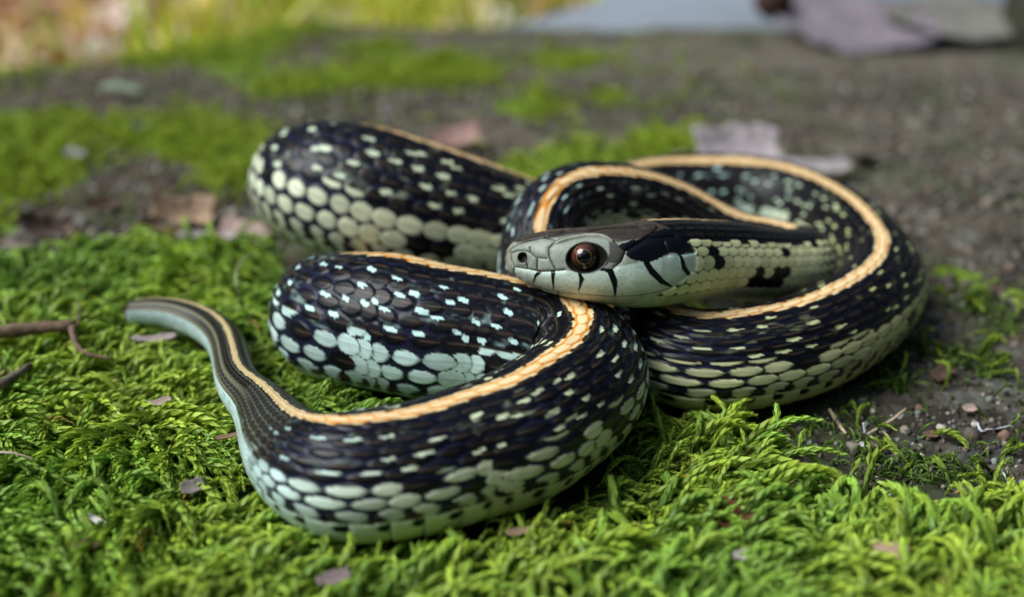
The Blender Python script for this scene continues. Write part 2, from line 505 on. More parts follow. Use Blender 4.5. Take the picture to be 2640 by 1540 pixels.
# neck: black back, pale sides, black blotches
nk = (1 - smooth(sec(6), sec(10), s_arr))[:, None]
nline = 62 + 10 * (scale_r - .5)
ncol = pale * np.array([1.30, 1.22, .90]) * (0.75 + .35 * scale_r2)[..., None] * (0.16 + .84 * smooth(0, .40, be))[..., None]
bq = bn + .5 * (bk % 2); bnz = noise2(bq * .66 + 3.7, bk * .85 + side * 9, 41) + .25 * (scale_r - .5)
blot = np.where((bnz > .77) & (bk >= 5) & (bk <= 9), 1.0, 0.0) * smooth(.0, .2, be + .25 * (mott))
pxc = 1307 + HK * np.interp(bq + .5, phase, s_arr)
blot = blot * np.where(pxc > 1778, 1, 0)
ncol = ncol + (BLACK - ncol) * blot[..., None]
nz = (nk > .5) & (t > nline) & ~ven
nz2 = nz & skin
col = np.where(nz[..., None], ncol, col)
col = np.where(nz2[..., None], np.array([.10, .10, .06]), col)
nb = (nk > .5) & (t <= nline) & (stm < .5)
col = np.where(nb[..., None], dark * .9, col)
col = np.where(((nk > .5) & ven)[..., None], vcol * np.array([1.0, .97, .82]), col)
# tail: dark olive sides with thin pale scale edges, pale blue below
tl = along([60, 61, 63], [0, .8, 1])[:, None]
tdark = np.array([.026, .026, .022]) + (np.array([.22, .22, .15]) - .026) * (1 - smooth(.0, .30, be))[..., None] * .8
band = np.maximum(np.exp(-((t - 52) / 4.5) ** 2), np.exp(-((t - 84) / 5.0) ** 2) * .9)
tdark = tdark + (np.array([.24, .22, .13]) - tdark) * (band * along([62, 64, 68], [.0, .75, .9])[:, None])[..., None]
tdark = np.where((np.abs(t - 34) < 11)[..., None] & (along([62, 64], [0, 1])[:, None] > .5)[..., None], tdark * .45, tdark)
tside = np.where((t < 90)[..., None], tdark, pale * (.62 + .22 * scale_r2 - .16 * np.cos(t * .55))[..., None])
tmask = tl * (1 - stm) * (~ven)
col = col + (tside - col) * tmask[..., None]
end = smooth(LEN - .11, LEN - .02, s_arr)[:, None, None]
col = col + (np.array([.07, .035, .04]) - col) * end

# ---------------------------------------------------------------- head shields (painted and grooved on the head's own side plane)
Hs = (s_arr < HEAD_LEN * 1.05)
hi = np.where(Hs)[0]
HXp = 1307 + hx[hi][:, None] * np.ones((1, N))
HYp = cmid[hi][:, None] - (yl[hi] / np.maximum(hh[hi], 1e-6)[:, None] * b_half[hi][:, None]) * HK
Z1 = lambda pts: [(1300 + a / 5.655, 540 + b / 5.655) for a, b in pts]
Z2 = lambda pts: [(1240 + a / 2.52, 520 + b / 2.52) for a, b in pts]
def dline(X, Y, pts, w=None):
    """distance to a polyline, and the width of the line there"""
    best = np.full(X.shape, 1e9); bw = np.zeros(X.shape)
    for i in range(len(pts) - 1):
        (x0, y0), (x1, y1) = pts[i], pts[i + 1]
        dx, dy = x1 - x0, y1 - y0
        u = np.clip(((X - x0) * dx + (Y - y0) * dy) / (dx * dx + dy * dy + 1e-9), 0, 1)
        d = np.hypot(X - x0 - u * dx, Y - y0 - u * dy)
        tk = d < best
        best = np.where(tk, d, best)
        if w is not None:
            bw = np.where(tk, w[i] + (w[i + 1] - w[i]) * u, bw)
    return best, bw
def inpoly(X, Y, poly):
    c = np.zeros(X.shape, bool)
    j = len(poly) - 1
    for i in range(len(poly)):
        xi, yi = poly[i]; xj, yj = poly[j]
        hit = ((yi > Y) != (yj > Y)) & (X < (xj - xi) * (Y - yi) / (yj - yi + 1e-12) + xi)
        c ^= hit; j = i
    return c
X, Y = HXp, HYp
wob = (fbm(X / 9, Y / 9, 61, 3) - .5)
lip = np.interp(X, [1307, 1316, 1344, 1381, 1415, 1460, 1503, 1572, 1620, 1668, 1700, 1740, 1800], [695, 700, 722, 736, 741.6, 748.6, 751, 757.5, 752, 737, 722, 708, 690])
LAB = np.array([.60, .75, .64]); LABC = np.array([.72, .68, .42]); SNOUT = np.array([.27, .26, .19]); TOPB = np.array([.058, .045, .037])
hc = np.ones(X.shape + (3,)) * np.array([.27, .30, .25])
# snout darker and browner to the tip and up
fs = (1 - smooth(1310, 1350, X))[..., None]
hc = hc * (1 - fs) + SNOUT * fs
# labials under the line
lab_top = np.interp(X, [1340, 1380, 1420, 1455, 1475, 1514, 1545, 1565, 1600, 1625, 1700, 1740], [692, 692.5, 694, 690, 688, 694, 686, 680, 668, 660, 640, 640])
lab = smooth(-2, 2, Y - lab_top) * smooth(1338, 1346, X)
lg = smooth(0, 1, (Y - lab_top) / np.maximum(lip - lab_top, 8))[..., None]
lcol = LAB * (1 - .55 * lg) + LABC * (.55 * lg)
lcol = lcol * (0.82 + .18 * smooth(1350, 1500, X))[..., None]
hc = hc * (1 - lab[..., None]) + lcol * lab[..., None]
# chin below the lip
ch = smooth(-1, 1, Y - lip)[..., None]
chc = np.array([.56, .56, .38])
hc = hc * (1 - ch) + chc * ch
# speckled grey dirt on the shields
sp = smooth(.60, .72, fbm(X / 4, Y / 4, 77, 3))
hc = hc * (1 - .22 * (sp * (1 - ch[..., 0])))[..., None]
# brown crown
crown_y = np.interp(X, [1307, 1345, 1380, 1410, 1450, 1480, 1520, 1545, 1572, 1600, 1630, 1690, 1740], [628, 628, 622, 613, 606, 598, 595, 599, 618, 612, 604, 588, 580])
cr = smooth(2, -3, Y - crown_y)[..., None]
crc = TOPB * (0.45 + .7 * fbm(X / 14, Y / 4, 5, 3) + .55 * smooth(.60, .78, fbm(X / 7, Y / 2.2, 6, 3)))[..., None]
hc = hc * (1 - cr) + crc * cr
# light brow ridge
db, _ = dline(X, Y, Z1([(820, 455), (1000, 395), (1200, 360), (1360, 365), (1480, 420)]))
br = smooth(4.5, 1.5, db)[..., None]
hc = hc * (1 - br) + np.array([.30, .32, .24]) * br
# black temple behind the eye
temple = Z1([(1545, 470), (1640, 430), (1850, 350), (2060, 250)]) + Z2([(1180, 155), (1290, 190), (1330, 260), (1290, 300), (1240, 300), (1150, 312), (1100, 304), (960, 372), (890, 352)]) + Z1([(1590, 600)])
tm = inpoly(X + 5 * wob, Y + 5 * wob, temple)
hc[tm] = BLACK * 1.25
post = inpoly(X, Y, Z1([(1440, 430), (1545, 480), (1610, 560), (1560, 690), (1480, 740), (1400, 790), (1440, 600)]))
hc[post] = np.array([.085, .082, .072])
po2 = inpoly(X, Y, Z1([(1395, 790), (1440, 725), (1545, 740), (1480, 800)]))
hc[po2] = np.array([.36, .36, .33])
# black bars along the labial joints
bars = [(Z1([(660, 885), (600, 950), (548, 1108)]), [10, 7, 1.0]), (Z1([(838, 862), (846, 980), (848, 1155)]), [10, 7, 1.2]),
        (Z1([(1150, 882), (1178, 960), (1150, 1165)]), [6, 9, 1.5]), (Z1([(1350, 818), (1450, 835), (1500, 990), (1532, 1222)]), [6, 12, 11, 2]),
        (Z1([(1810, 722), (1880, 850), (2000, 985), (2160, 1068)]), [11, 15, 13, 5]), (Z1([(2140, 1090), (2235, 1152)]), [3, 3]),
        (Z2([(1158, 318), (1180, 400), (1280, 505)]), [8, 14, 10]), (Z2([(1280, 505), (1345, 440), (1375, 405)]), [9, 9, 6]), (Z2([(1375, 410), (1335, 330)]), [4, 3]),
        (Z2([(1245, 560), (1262, 556)]), [6, 3])]
for pts, w in bars:
    d, bw = dline(X + 2.5 * wob, Y + 2.5 * wob, pts, w)
    k_ = smooth(bw * .5 + .8, bw * .5 - .8, d)[..., None]
    hc = hc * (1 - k_) + BLACK * k_
# grooves between the shields
lines = [Z1([(360, 478), (250, 520), (160, 585), (165, 640), (185, 700), (210, 770), (270, 860), (250, 930), (262, 1005)]),
         Z1([(165, 645), (300, 605), (400, 590), (500, 600), (478, 538)]), Z1([(500, 600), (560, 650), (610, 680), (622, 862)]),
         Z1([(612, 675), (740, 675)]), Z1([(825, 432), (755, 520), (772, 640), (830, 760), (880, 850)]),
         Z1([(435, 640), (465, 790), (485, 862)]), Z1([(270, 862), (470, 866), (690, 878), (870, 850), (985, 832)]),
         Z1([(160, 585), (60, 660)]), Z1([(370, 470), (640, 380), (850, 410), (1000, 345), (1250, 312), (1400, 340), (1530, 460)]),
         Z1([(650, 370), (900, 290), (1250, 320)]), Z1([(1250, 280), (1500, 240), (1880, 220)]), Z1([(1600, 550), (1880, 345), (2150, 190)]),
         Z1([(1540, 480), (1600, 560), (1560, 700), (1480, 800)]), Z1([(2070, 400), (2080, 590)]), Z1([(1870, 360), (2262, 330)]),
         Z1([(640, 1140), (632, 1185)]), Z1([(900, 1180), (888, 1230)]), Z1([(1195, 1195), (1188, 1245)]), Z1([(1540, 1230), (1552, 1290)]), Z1([(330, 1050), (380, 1112)]),
         Z1([(1800, 1190), (1840, 1250)]), Z2([(600, 660), (800, 672), (1000, 640), (1200, 590), (1380, 520)]),
         Z2([(1150, 312), (1290, 300), (1335, 345)])]
groove = np.zeros(X.shape); pillow = np.zeros(X.shape)
for i, pts in enumerate(lines):
    d, _ = dline(X, Y, pts)
    soft = i in (15, 16, 17, 18, 19, 20, 21)
    g = np.exp(-(d / 1.5) ** 2) * (0.4 if soft else 1.0)
    groove = np.maximum(groove, g); pillow = np.maximum(pillow, np.exp(-(d / 6.0) ** 2) * (0.3 if soft else 1.0))
lipg = np.exp(-((Y - lip) / 1.4) ** 2) * smooth(1312, 1330, X) * (1 - smooth(1690, 1740, X))
hc = hc * (1 - .85 * np.clip(groove, 0, 1))[..., None]
hc = hc + (np.array([.17, .10, .04]) - hc) * (.75 * lipg)[..., None]
# nostril
nd = np.hypot((X - 1369) / 14.0, (Y - 664) / 14.5)
nm = smooth(1.08, .9, nd)[..., None]
hc = hc + (np.array([.022, .014, .012]) - hc) * nm
# eye rim
EX, EY, ER = 1513.0, 657.0, 38.0
ed = np.hypot(X - EX, Y - EY)
em = smooth(ER + 3.5, ER + .5, ed)[..., None]
hc = hc + (np.array([.012, .010, .009]) - hc) * em

xb = np.interp(Y, [560, 600, 640, 680, 720, 790], [1672, 1722, 1752, 1752, 1700, 1590])
hm = (1 - smooth(-7, 7, X - xb + 10 * wob)) 
lowgul = smooth(720, 760, Y)
col[hi] = col[hi] * (1 - hm[..., None]) + hc * hm[..., None]
h_rel = (-0.016 * np.clip(groove, 0, 1) - 0.011 * pillow - 0.020 * lipg - 0.055 * smooth(1.0, .55, nd) + 0.010 * smooth(1.5, 1.1, nd) * smooth(.8, 1.05, nd)
         - 0.060 * smooth(ER + 2, ER - 10, ed) + 0.03 * br[..., 0] * smooth(1430, 1460, X)
         + 0.006 * (fbm(X / 22, Y / 22, 9, 2) - .5))
relief[hi] = relief[hi] * (1 - hm) + h_rel * hm

# outward normal of the section, and the final surface
nx = ssn / np.maximum(ww, 1e-5)[:, None]; ny = cc / np.maximum(hh, 1e-5)[:, None]
nn = np.hypot(nx, ny); nx /= nn; ny /= nn
limit = np.minimum(1, np.minimum(ww, hh)[:, None] / .08)
V = base + (Dv[:, None, :] * ny[..., None] + Lv[:, None, :] * nx[..., None]) * (relief * limit)[..., None]
Vf = V.reshape(-1, 3); Cf = np.clip(col, 0.002, .9).reshape(-1, 3)
ii = np.arange(M - 1)[:, None] * N; jj = np.arange(N)[None, :]; j2 = (jj + 1) % N
F = np.stack([ii + jj, ii + N + jj, ii + N + j2, ii + j2], -1).reshape(-1, 4)
nv_ = len(Vf)
Vf = np.concatenate([Vf, [C[0] - Tn[0] * .004], [C[-1] + Tn[-1] * .01]])
Cf = np.concatenate([Cf, [Cf[0]], [Cf[-1 - 0]]])
cap0 = np.stack([np.full(N, nv_), np.arange(N), (np.arange(N) + 1) % N], 1)
l0 = (M - 1) * N
cap1 = np.stack([np.full(N, nv_ + 1), l0 + (np.arange(N) + 1) % N, l0 + np.arange(N)], 1)

m_snake = mat('snake_skin', rough=0.29, spec=0.17, attr='Col')
snake = bpy.data.objects.new('snake', None); COL.objects.link(snake)
snake.empty_display_size = 0.01
tag(snake, 'coiled black snake with orange back stripe and pale checkered sides resting on moss', 'snake')
me = np_mesh('snake_body', Vf, [F, cap0, cap1], Cf)
body = link('body', me, m_snake, snake)

# eyes
def ball(name, c, r, axis, a0, a1, cols, m, parent, n=48, rings=24, squash=1.0):
    """cap of a sphere between polar angles a0..a1 round axis; cols(polar01, azimuth)"""
    ax = Vector(axis).normalized()
    up = Vector((0, 0, 1)); e1 = (up - ax * up.dot(ax)).normalized(); e2 = ax.cross(e1)
    vs, cs, fs = [], [], []
    for i in range(rings + 1):
        pa = a0 + (a1 - a0) * i / rings
        for j in range(n):
            az = 2 * math.pi * j / n
            d = ax * math.cos(pa) + (e1 * math.cos(az) + e2 * math.sin(az)) * math.sin(pa)
            vs.append(np.array(c) + np.array(d) * r); cs.append(cols(i / rings, az))
    for i in range(rings):
        for j in range(n):
            a = i * n + j; b = i * n + (j + 1) % n
            fs.append((a, a + n, b + n, b))
    me = np_mesh(name, np.array(vs), np.array(fs), np.array(cs))
    return link(name, me, m, parent)
m_eye = mat('eye_ball', rough=.03, spec=.5, attr='Col', coat=.35)
e_s = (EX - 1307) / HK
ei = int(np.argmin(np.abs(s_arr - e_s)))
e_y = (cmid[ei] - EY) / HK
cosv = e_y / hh[ei]
thv = math.acos(np.clip(np.sign(cosv) * abs(cosv) ** (1 / ex[ei]), -1, 1))
lat = ww[ei] * abs(math.sin(thv)) ** ex[ei]
for sd in (-1, 1):
    er = ER / HK * 1.0
    cen = C[ei] + Dv[ei] * e_y + Lv[ei] * (lat - .105) * sd
    ax = Lv[ei] * sd + Dv[ei] * .10 - Tn[ei] * .12
    e0 = ball('eye', cen, er, ax, 0.0, math.pi * .75, lambda u, a: (.010, .007, .006), m_eye, snake)
    def iris_col(u, a):
        k = .5 + .5 * math.cos(a - .7)
        rim = max(0, 1 - u / .16)
        return (.008 + .11 * k ** 3 + .34 * rim, .005 + .028 * k ** 3 + .17 * rim, .004 + .010 * k ** 3 + .05 * rim)
    axp = Vector(ax).normalized()
    ball('iris', cen, er * 1.006, axp, .46, 1.02, iris_col, m_eye, e0)
    ball('pupil', cen, er * 1.010, axp, 0.0, .48, lambda u, a: (.003, .003, .003), m_eye, e0)

# ================================================================== GROUND
def WP(pts, z=0.0):
    return [tuple(unproj(px, py, z)[:2]) for px, py in pts]

MOSS_MAIN = WP([(-1500, 735), (0, 725), (120, 690), (300, 652), (450, 640), (600, 650), (720, 690), (1000, 820), (1300, 1010), (1650, 1100), (1830, 1130), (1930, 1210), (1940, 1320), (2060, 1400), (2290, 1420), (2480, 1400), (2700, 1395), (3600, 1450), (3600, 3400), (-1500, 3400)])
MOSS_FAR = [WP(p) for p in [
    [(-500, 300), (120, 290), (240, 300), (230, 400), (190, 480), (100, 520), (-60, 530), (-500, 560)],
    [(230, 330), (420, 305), (560, 300), (690, 350), (720, 380), (660, 470), (560, 500), (520, 440), (420, 400), (300, 390)],
    [(330, 150), (560, 95), (720, 62), (880, 58), (900, 76), (780, 95), (700, 150), (690, 195), (560, 205), (500, 160), (400, 175)],
    [(610, 222), (760, 195), (900, 185), (1000, 160), (1180, 150), (1300, 170), (1290, 205), (1150, 228), (900, 235), (700, 258)],
    [(870, 118), (950, 108), (1050, 120), (1040, 150), (900, 150)],
    [(1300, 275), (1360, 252), (1440, 270), (1430, 312), (1310, 312)],
    [(1515, 240), (1600, 238), (1620, 262), (1540, 272)],
    [(1380, 150), (1500, 142), (1560, 160), (1480, 178), (1390, 172)],
    [(1240, 440), (1320, 405), (1450, 385), (1600, 392), (1620, 350), (1680, 322), (1790, 330), (1800, 380), (1720, 420), (1650, 440), (1450, 480), (1300, 500)],
    [(-400, 110), (0, 110), (90, 120), (130, 150), (60, 190), (-400, 200)],
    [(2420, 690), (2480, 685), (2540, 715), (2520, 735), (2440, 728)],
    [(-300, 560), (10, 560), (40, 600), (-300, 620)],
]]
MOSS_DARK = [WP(p) for p in [
    [(2180, 900), (2300, 860), (2420, 900), (2390, 980), (2200, 1010), (2050, 1060), (1900, 1080), (1950, 1040)],
    [(2450, 880), (2580, 860), (2600, 960), (2500, 985), (2430, 950)],
    [(2480, 760), (2580, 770), (2600, 830), (2500, 840)],
    [(1980, 1220), (2200, 1160), (2420, 1180), (2640, 1230), (2900, 1420), (2300, 1420), (2060, 1400)],
]]
def mask(x, y, polys, wob=.18, seed=90):
    dx = (fbm(x * 1.6, y * 1.6, seed, 3) - .5) * 2 * wob * (y / 9.0); dy = (fbm(x * 1.6 + 40, y * 1.6, seed, 3) - .5) * 2.6 * wob * (y / 9.0)
    m = np.zeros(np.shape(x), bool)
    for p in polys:
        m |= inpoly(x + dx, y + dy, p)
    return m

EDGE_X = np.array([-60, -30, -13, -10.1, -7, -5.2, -3.0, 0, 3, 6, 8, 12, 30, 60], float)
EDGE_Y = np.array([14, 19, 27.0, 29.0, 32.7, 34.0, 33.6, 33.1, 33.2, 33.2, 33.2, 33.2, 34, 36], float)
def edge_y(x):
    return np.interp(x, EDGE_X, EDGE_Y) + .5 * (noise2(x * .6, x * 0, 15) - .5)
def ground_z(x, y):
    z = 0.25 * (fbm(x * .35, y * .35, 30, 3) - .5) * smooth(13, 22, y) + 0.05 * (fbm(x * 1.2, y * 1.2, 33, 3) - .5)
    e = y - edge_y(x)
    z = z - 0.35 * smooth(-3.0, 0, e) - 4.4 * smooth(-.1, 1.6, e)
    return z

def axis(parts):
    out = [parts[0][0]]
    for a, b, st in parts:
        n = max(1, int(round((b - a) / st)))
        out += list(a + (b - a) * np.arange(1, n + 1) / n)
    return np.array(out)
gx = axis([(-60, -24, 2.0), (-24, -12, .3), (-12, -6.5, .12), (-6.5, 6.5, .055), (6.5, 12, .12), (12, 24, .3), (24, 60, 2.0)])
gy = axis([(2, 5, .2), (5, 7, .1), (7, 15, .055), (15, 22, .11), (22, 37, .2), (37, 41, .5), (41, 45, 2)])
GX, GY = np.meshgrid(gx, gy, indexing='ij')
mk = mask(GX, GY, [MOSS_MAIN]); mf = mask(GX, GY, MOSS_FAR); md = mask(GX, GY, MOSS_DARK)
dens = fbm(GX * .9, GY * .9, 71, 3)
near_moss = mk.astype(float)
for _ in range(4):
    near_moss[1:-1, 1:-1] = (near_moss[1:-1, 1:-1] * 2 + near_moss[:-2, 1:-1] + near_moss[2:, 1:-1] + near_moss[1:-1, :-2] + near_moss[1:-1, 2:]) / 6
crumb = fbm(GX * 7, GY * 7, 55, 4)
crumb2 = np.power(np.clip(noise2(GX * 13, GY * 13, 57), 0, 1), 3)
GZ = ground_z(GX, GY) + near_moss * (.02 + .10 * (dens - .3)) + (1 - near_moss) * (.10 * (crumb - .5) + .045 * crumb2) + mf * .03
# bare ground: grey brown, streaks of lichen grey-green and dark humus
ga = fbm(GX * .8, GY * .8, 101, 4)[..., None]; gb = fbm(GX * 3.3, GY * 3.3, 107, 4)[..., None]; gc = fbm(GX * 9, GY * 9, 111, 3)[..., None]
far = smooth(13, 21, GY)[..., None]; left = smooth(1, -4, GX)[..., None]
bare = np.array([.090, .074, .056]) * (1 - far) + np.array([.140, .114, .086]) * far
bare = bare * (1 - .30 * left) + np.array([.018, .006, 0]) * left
lich = smooth(.50, .66, gb)
bare = bare + (np.array([.20, .215, .185]) - bare) * .50 * lich
hum = smooth(.54, .66, ga + .25 * (gc - .5))
bare = bare * (1 - .50 * hum)
bare = bare * (.44 + .74 * gc)
tint = smooth(.52, .64, fbm(GX * 1.1 + 9, GY * 1.1, 119, 3))[..., None]
bare = bare + (np.array([.060, .085, .022]) - bare) * .40 * tint
mossc = np.array([.034, .052, .010]) * (0.6 + .8 * gc)
farm = np.array([.12, .19, .018]) * (0.6 + .8 * gb)
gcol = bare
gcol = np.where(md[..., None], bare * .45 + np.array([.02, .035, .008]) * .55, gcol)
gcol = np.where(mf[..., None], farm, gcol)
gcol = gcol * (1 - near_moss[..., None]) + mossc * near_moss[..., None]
nX, nY = GX.shape
vid = np.arange(nX * nY).reshape(nX, nY)
GF = np.stack([vid[:-1, :-1], vid[1:, :-1], vid[1:, 1:], vid[:-1, 1:]], -1).reshape(-1, 4)
m_ground = grain(mat('ground_soil', rough=.92, spec=.2, attr='Col'), 900, .35, .5, 1600, .0003)
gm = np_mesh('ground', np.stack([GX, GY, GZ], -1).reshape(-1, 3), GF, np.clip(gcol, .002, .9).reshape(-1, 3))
tag(link('ground', gm, m_ground), kind='structure')
# the lower ground beyond the edge, out to the horizon
def low_z(x, y): return -4.6 + .5 * (fbm(x * .12, y * .12, 140, 3) - .5) + .02 * np.maximum(0, y - 45) * 0
lx = axis([(-20000, -2000, 3000), (-2000, -120, 235), (-120, 120, 2.0), (120, 2000, 235), (2000, 20000, 3000)])
ly = axis([(14, 130, 1.5), (130, 2000, 180), (2000, 24000, 4000)])
LX, LY = np.meshgrid(lx, ly, indexing='ij')
LZ = low_z(LX, LY)
lb = fbm(LX * .25, LY * .25, 150, 4)[..., None]; lc = fbm(LX * .9, LY * .9, 151, 3)[..., None]
lcol = np.array([.26, .17, .10]) * (.6 + .8 * lc)
lcol = lcol + (np.array([.24, .27, .045]) - lcol) * smooth(.45, .58, lb)
v2 = np.arange(LX.size).reshape(LX.shape)
LF = np.stack([v2[:-1, :-1], v2[1:, :-1], v2[1:, 1:], v2[:-1, 1:]], -1).reshape(-1, 4)
m_low = grain(mat('lower_ground', rough=.9, spec=.2, attr='Col'), 90, .3)
tag(link('lower_ground', np_mesh('lower_ground', np.stack([LX, LY, LZ], -1).reshape(-1, 3), LF, np.clip(lcol, .01, .9).reshape(-1, 3)), m_low), kind='structure')

# ================================================================== MOSS (shoots laid over one another, thousands of them)
def shoot_mesh(name, seed, leaves=44, L=1.0, wid=.075, arch=.35, droop=.30, side_br=0):
    r = random.Random(seed)
    V, Fq, Cc = [], [], []
    sx = r.uniform(-.25, .25)
    def stem(u):
        return np.array([L * u * (1 - .10 * u), sx * L * u * u, L * (arch * math.sin(min(1, u * 1.05) * math.pi * .62) - droop * u ** 3 * .6)])
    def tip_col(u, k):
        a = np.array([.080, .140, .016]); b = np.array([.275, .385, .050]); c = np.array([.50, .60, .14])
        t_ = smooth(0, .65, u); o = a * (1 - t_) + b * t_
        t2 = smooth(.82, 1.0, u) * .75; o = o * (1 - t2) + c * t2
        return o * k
    def branch(fn, n_leaf, width, u0=0.0):
        seg = 9
        rings = []
        for i in range(seg + 1):
            u = i / seg; p = fn(u); tg = fn(min(1, u + .02)) - fn(max(0, u - .02)); tg /= np.linalg.norm(tg) + 1e-9
            a = np.cross(tg, [0, 0, 1.0]); a /= np.linalg.norm(a) + 1e-9; b = np.cross(a, tg)
            w = width * .42 * (0.75 + .5 * math.sin(math.pi * min(1, u * .9 + .1))) * (1 - u ** 4 * .95)
            ring = []
            for j in range(5):
                an = 2 * math.pi * j / 5
                V.append(p + (a * math.cos(an) + b * .8 * math.sin(an)) * w); Cc.append(tip_col(u0 + (1 - u0) * u, .8)); ring.append(len(V) - 1)
            rings.append(ring)
        for i in range(seg):
            for j in range(5):
                Fq.append((rings[i][j], rings[i][(j + 1) % 5], rings[i + 1][(j + 1) % 5], rings[i + 1][j]))
        for i in range(n_leaf):
            u = (i + .5) / n_leaf; u = u ** .92
            p = fn(u); tg = fn(min(1, u + .02)) - fn(max(0, u - .02)); tg /= np.linalg.norm(tg) + 1e-9
            a = np.cross(tg, [0, 0, 1.0]); a /= np.linalg.norm(a) + 1e-9; b = np.cross(a, tg)
            an = i * 2.39996 + r.uniform(-.3, .3)
            out = a * math.cos(an) + b * math.sin(an); sd = np.cross(tg, out)
            lw = width * (0.62 + .3 * math.sin(math.pi * u)) * (1 - .35 * u ** 3); ll = lw * r.uniform(2.4, 3.6)
            w0 = width * .30 * (1 - u ** 4)
            sp = r.uniform(.06, .24) if r.random() < .85 else r.uniform(.25, .45)
            q0 = p + out * w0
            q1 = p + out * (w0 + ll * sp * .55) + tg * ll * .45 + sd * lw * .50
            q2 = p + out * (w0 + ll * sp * .55) + tg * ll * .45 - sd * lw * .50
            q3 = p + out * (w0 + ll * sp * .72) + tg * ll
            qm = p + out * (w0 + ll * sp * .30 + lw * .10) + tg * ll * .48
            k = r.uniform(.85, 1.2); c0 = tip_col(u0 + (1 - u0) * u, k)
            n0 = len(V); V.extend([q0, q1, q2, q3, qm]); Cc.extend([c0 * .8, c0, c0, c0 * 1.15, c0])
            Fq.append((n0, n0 + 1, n0 + 3, n0 + 4)); Fq.append((n0, n0 + 4, n0 + 3, n0 + 2))
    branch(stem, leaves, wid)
    for k in range(side_br):
        u1 = r.uniform(.15, .75); p1 = stem(u1); sg = 1 if k % 2 else -1
        ln = L * r.uniform(.22, .42) * (1 - .3 * u1)
        yaw = sg * r.uniform(.5, 1.0)
        def bf(u, p1=p1, ln=ln, yaw=yaw):
            return p1 + np.array([math.cos(yaw), math.sin(yaw), 0]) * ln * u + np.array([0, 0, ln * (.25 * math.sin(u * 2.4) - .10 * u * u)])
        branch(bf, leaves // 3, wid * .8, u1 * .7)
    V = np.array(V); V[:, 2] -= V[:, 2].min() * 0
    return np_mesh(name, V, np.array(Fq), np.clip(np.array(Cc), .005, .9))

def moss_material():
    m = bpy.data.materials.new('moss_leaf'); m.use_nodes = True
    nt = m.node_tree; p = nt.nodes['Principled BSDF']
    a = node(nt, 'ShaderNodeAttribute'); a.attribute_name = 'Col'
    b = node(nt, 'ShaderNodeAttribute'); b.attribute_name = 'tint'; b.attribute_type = 'INSTANCER'
    mx = node(nt, 'ShaderNodeMix', data_type='RGBA', blend_type='MULTIPLY'); mx.inputs['Factor'].default_value = 1
    nt.links.new(a.outputs['Color'], mx.inputs['A']); nt.links.new(b.outputs['Color'], mx.inputs['B'])
    nt.links.new(mx.outputs['Result'], p.inputs['Base Color'])
    p.inputs['Roughness'].default_value = .5; p.inputs['Specular IOR Level'].default_value = .35
    tr = node(nt, 'ShaderNodeBsdfTranslucent'); nt.links.new(mx.outputs['Result'], tr.inputs['Color'])
    ms = node(nt, 'ShaderNodeMixShader'); ms.inputs['Fac'].default_value = .22
    nt.links.new(p.outputs['BSDF'], ms.inputs[1]); nt.links.new(tr.outputs['BSDF'], ms.inputs[2])
    nt.links.new(ms.outputs['Shader'], nt.nodes['Material Output'].inputs['Surface'])
    return m
m_moss = moss_material()

def variants(name, meshes, m):
    c = bpy.data.collections.new(name)
    for i, me in enumerate(meshes):
        if not me.materials: me.materials.append(m)
        c.objects.link(bpy.data.objects.new('%s_%s' % (name, 'abcdefghijkl'[i]), me))
    return c

def scatter(name, pts, rot, scl, tint, idx, coll, kind='stuff', label=None):
    me = bpy.data.meshes.new(name)
    n = len(pts)
    me.vertices.add(n); me.vertices.foreach_set('co', (np.asarray(pts) * CM).astype(np.float32).ravel())
    for nm, ty, fld, v in (('rot', 'FLOAT_VECTOR', 'vector', rot), ('scl', 'FLOAT', 'value', scl), ('tint', 'FLOAT_VECTOR', 'vector', tint)):
        at_ = me.attributes.new(nm, ty, 'POINT'); at_.data.foreach_set(fld, np.asarray(v, np.float32).ravel())
    at_ = me.attributes.new('idx', 'INT', 'POINT'); at_.data.foreach_set('value', np.asarray(idx, np.int32))
    o = link(name, me)
    ng = bpy.data.node_groups.new(name + '_nodes', 'GeometryNodeTree')
    ng.interface.new_socket('Geometry', in_out='INPUT', socket_type='NodeSocketGeometry')
    ng.interface.new_socket('Geometry', in_out='OUTPUT', socket_type='NodeSocketGeometry')
    gi = ng.nodes.new('NodeGroupInput'); go = ng.nodes.new('NodeGroupOutput')
    ci = ng.nodes.new('GeometryNodeCollectionInfo'); ci.inputs['Collection'].default_value = coll
    ci.inputs['Separate Children'].default_value = True; ci.inputs['Reset Children'].default_value = True
    ip = ng.nodes.new('GeometryNodeInstanceOnPoints'); ip.inputs['Pick Instance'].default_value = True
    def attr(nm, ty):
        a = ng.nodes.new('GeometryNodeInputNamedAttribute'); a.data_type = ty; a.inputs['Name'].default_value = nm
        return a.outputs['Attribute']
    e2r = ng.nodes.new('FunctionNodeEulerToRotation')
    ng.links.new(attr('rot', 'FLOAT_VECTOR'), e2r.inputs[0])
    ng.links.new(gi.outputs[0], ip.inputs['Points']); ng.links.new(ci.outputs[0], ip.inputs['Instance'])
    ng.links.new(attr('idx', 'INT'), ip.inputs['Instance Index']); ng.links.new(e2r.outputs[0], ip.inputs['Rotation'])
    ng.links.new(attr('scl', 'FLOAT'), ip.inputs['Scale'])
    ng.links.new(ip.outputs[0], go.inputs[0])
    md_ = o.modifiers.new('scatter', 'NODES'); md_.node_group = ng
    tag(o, kind=kind)
    return o

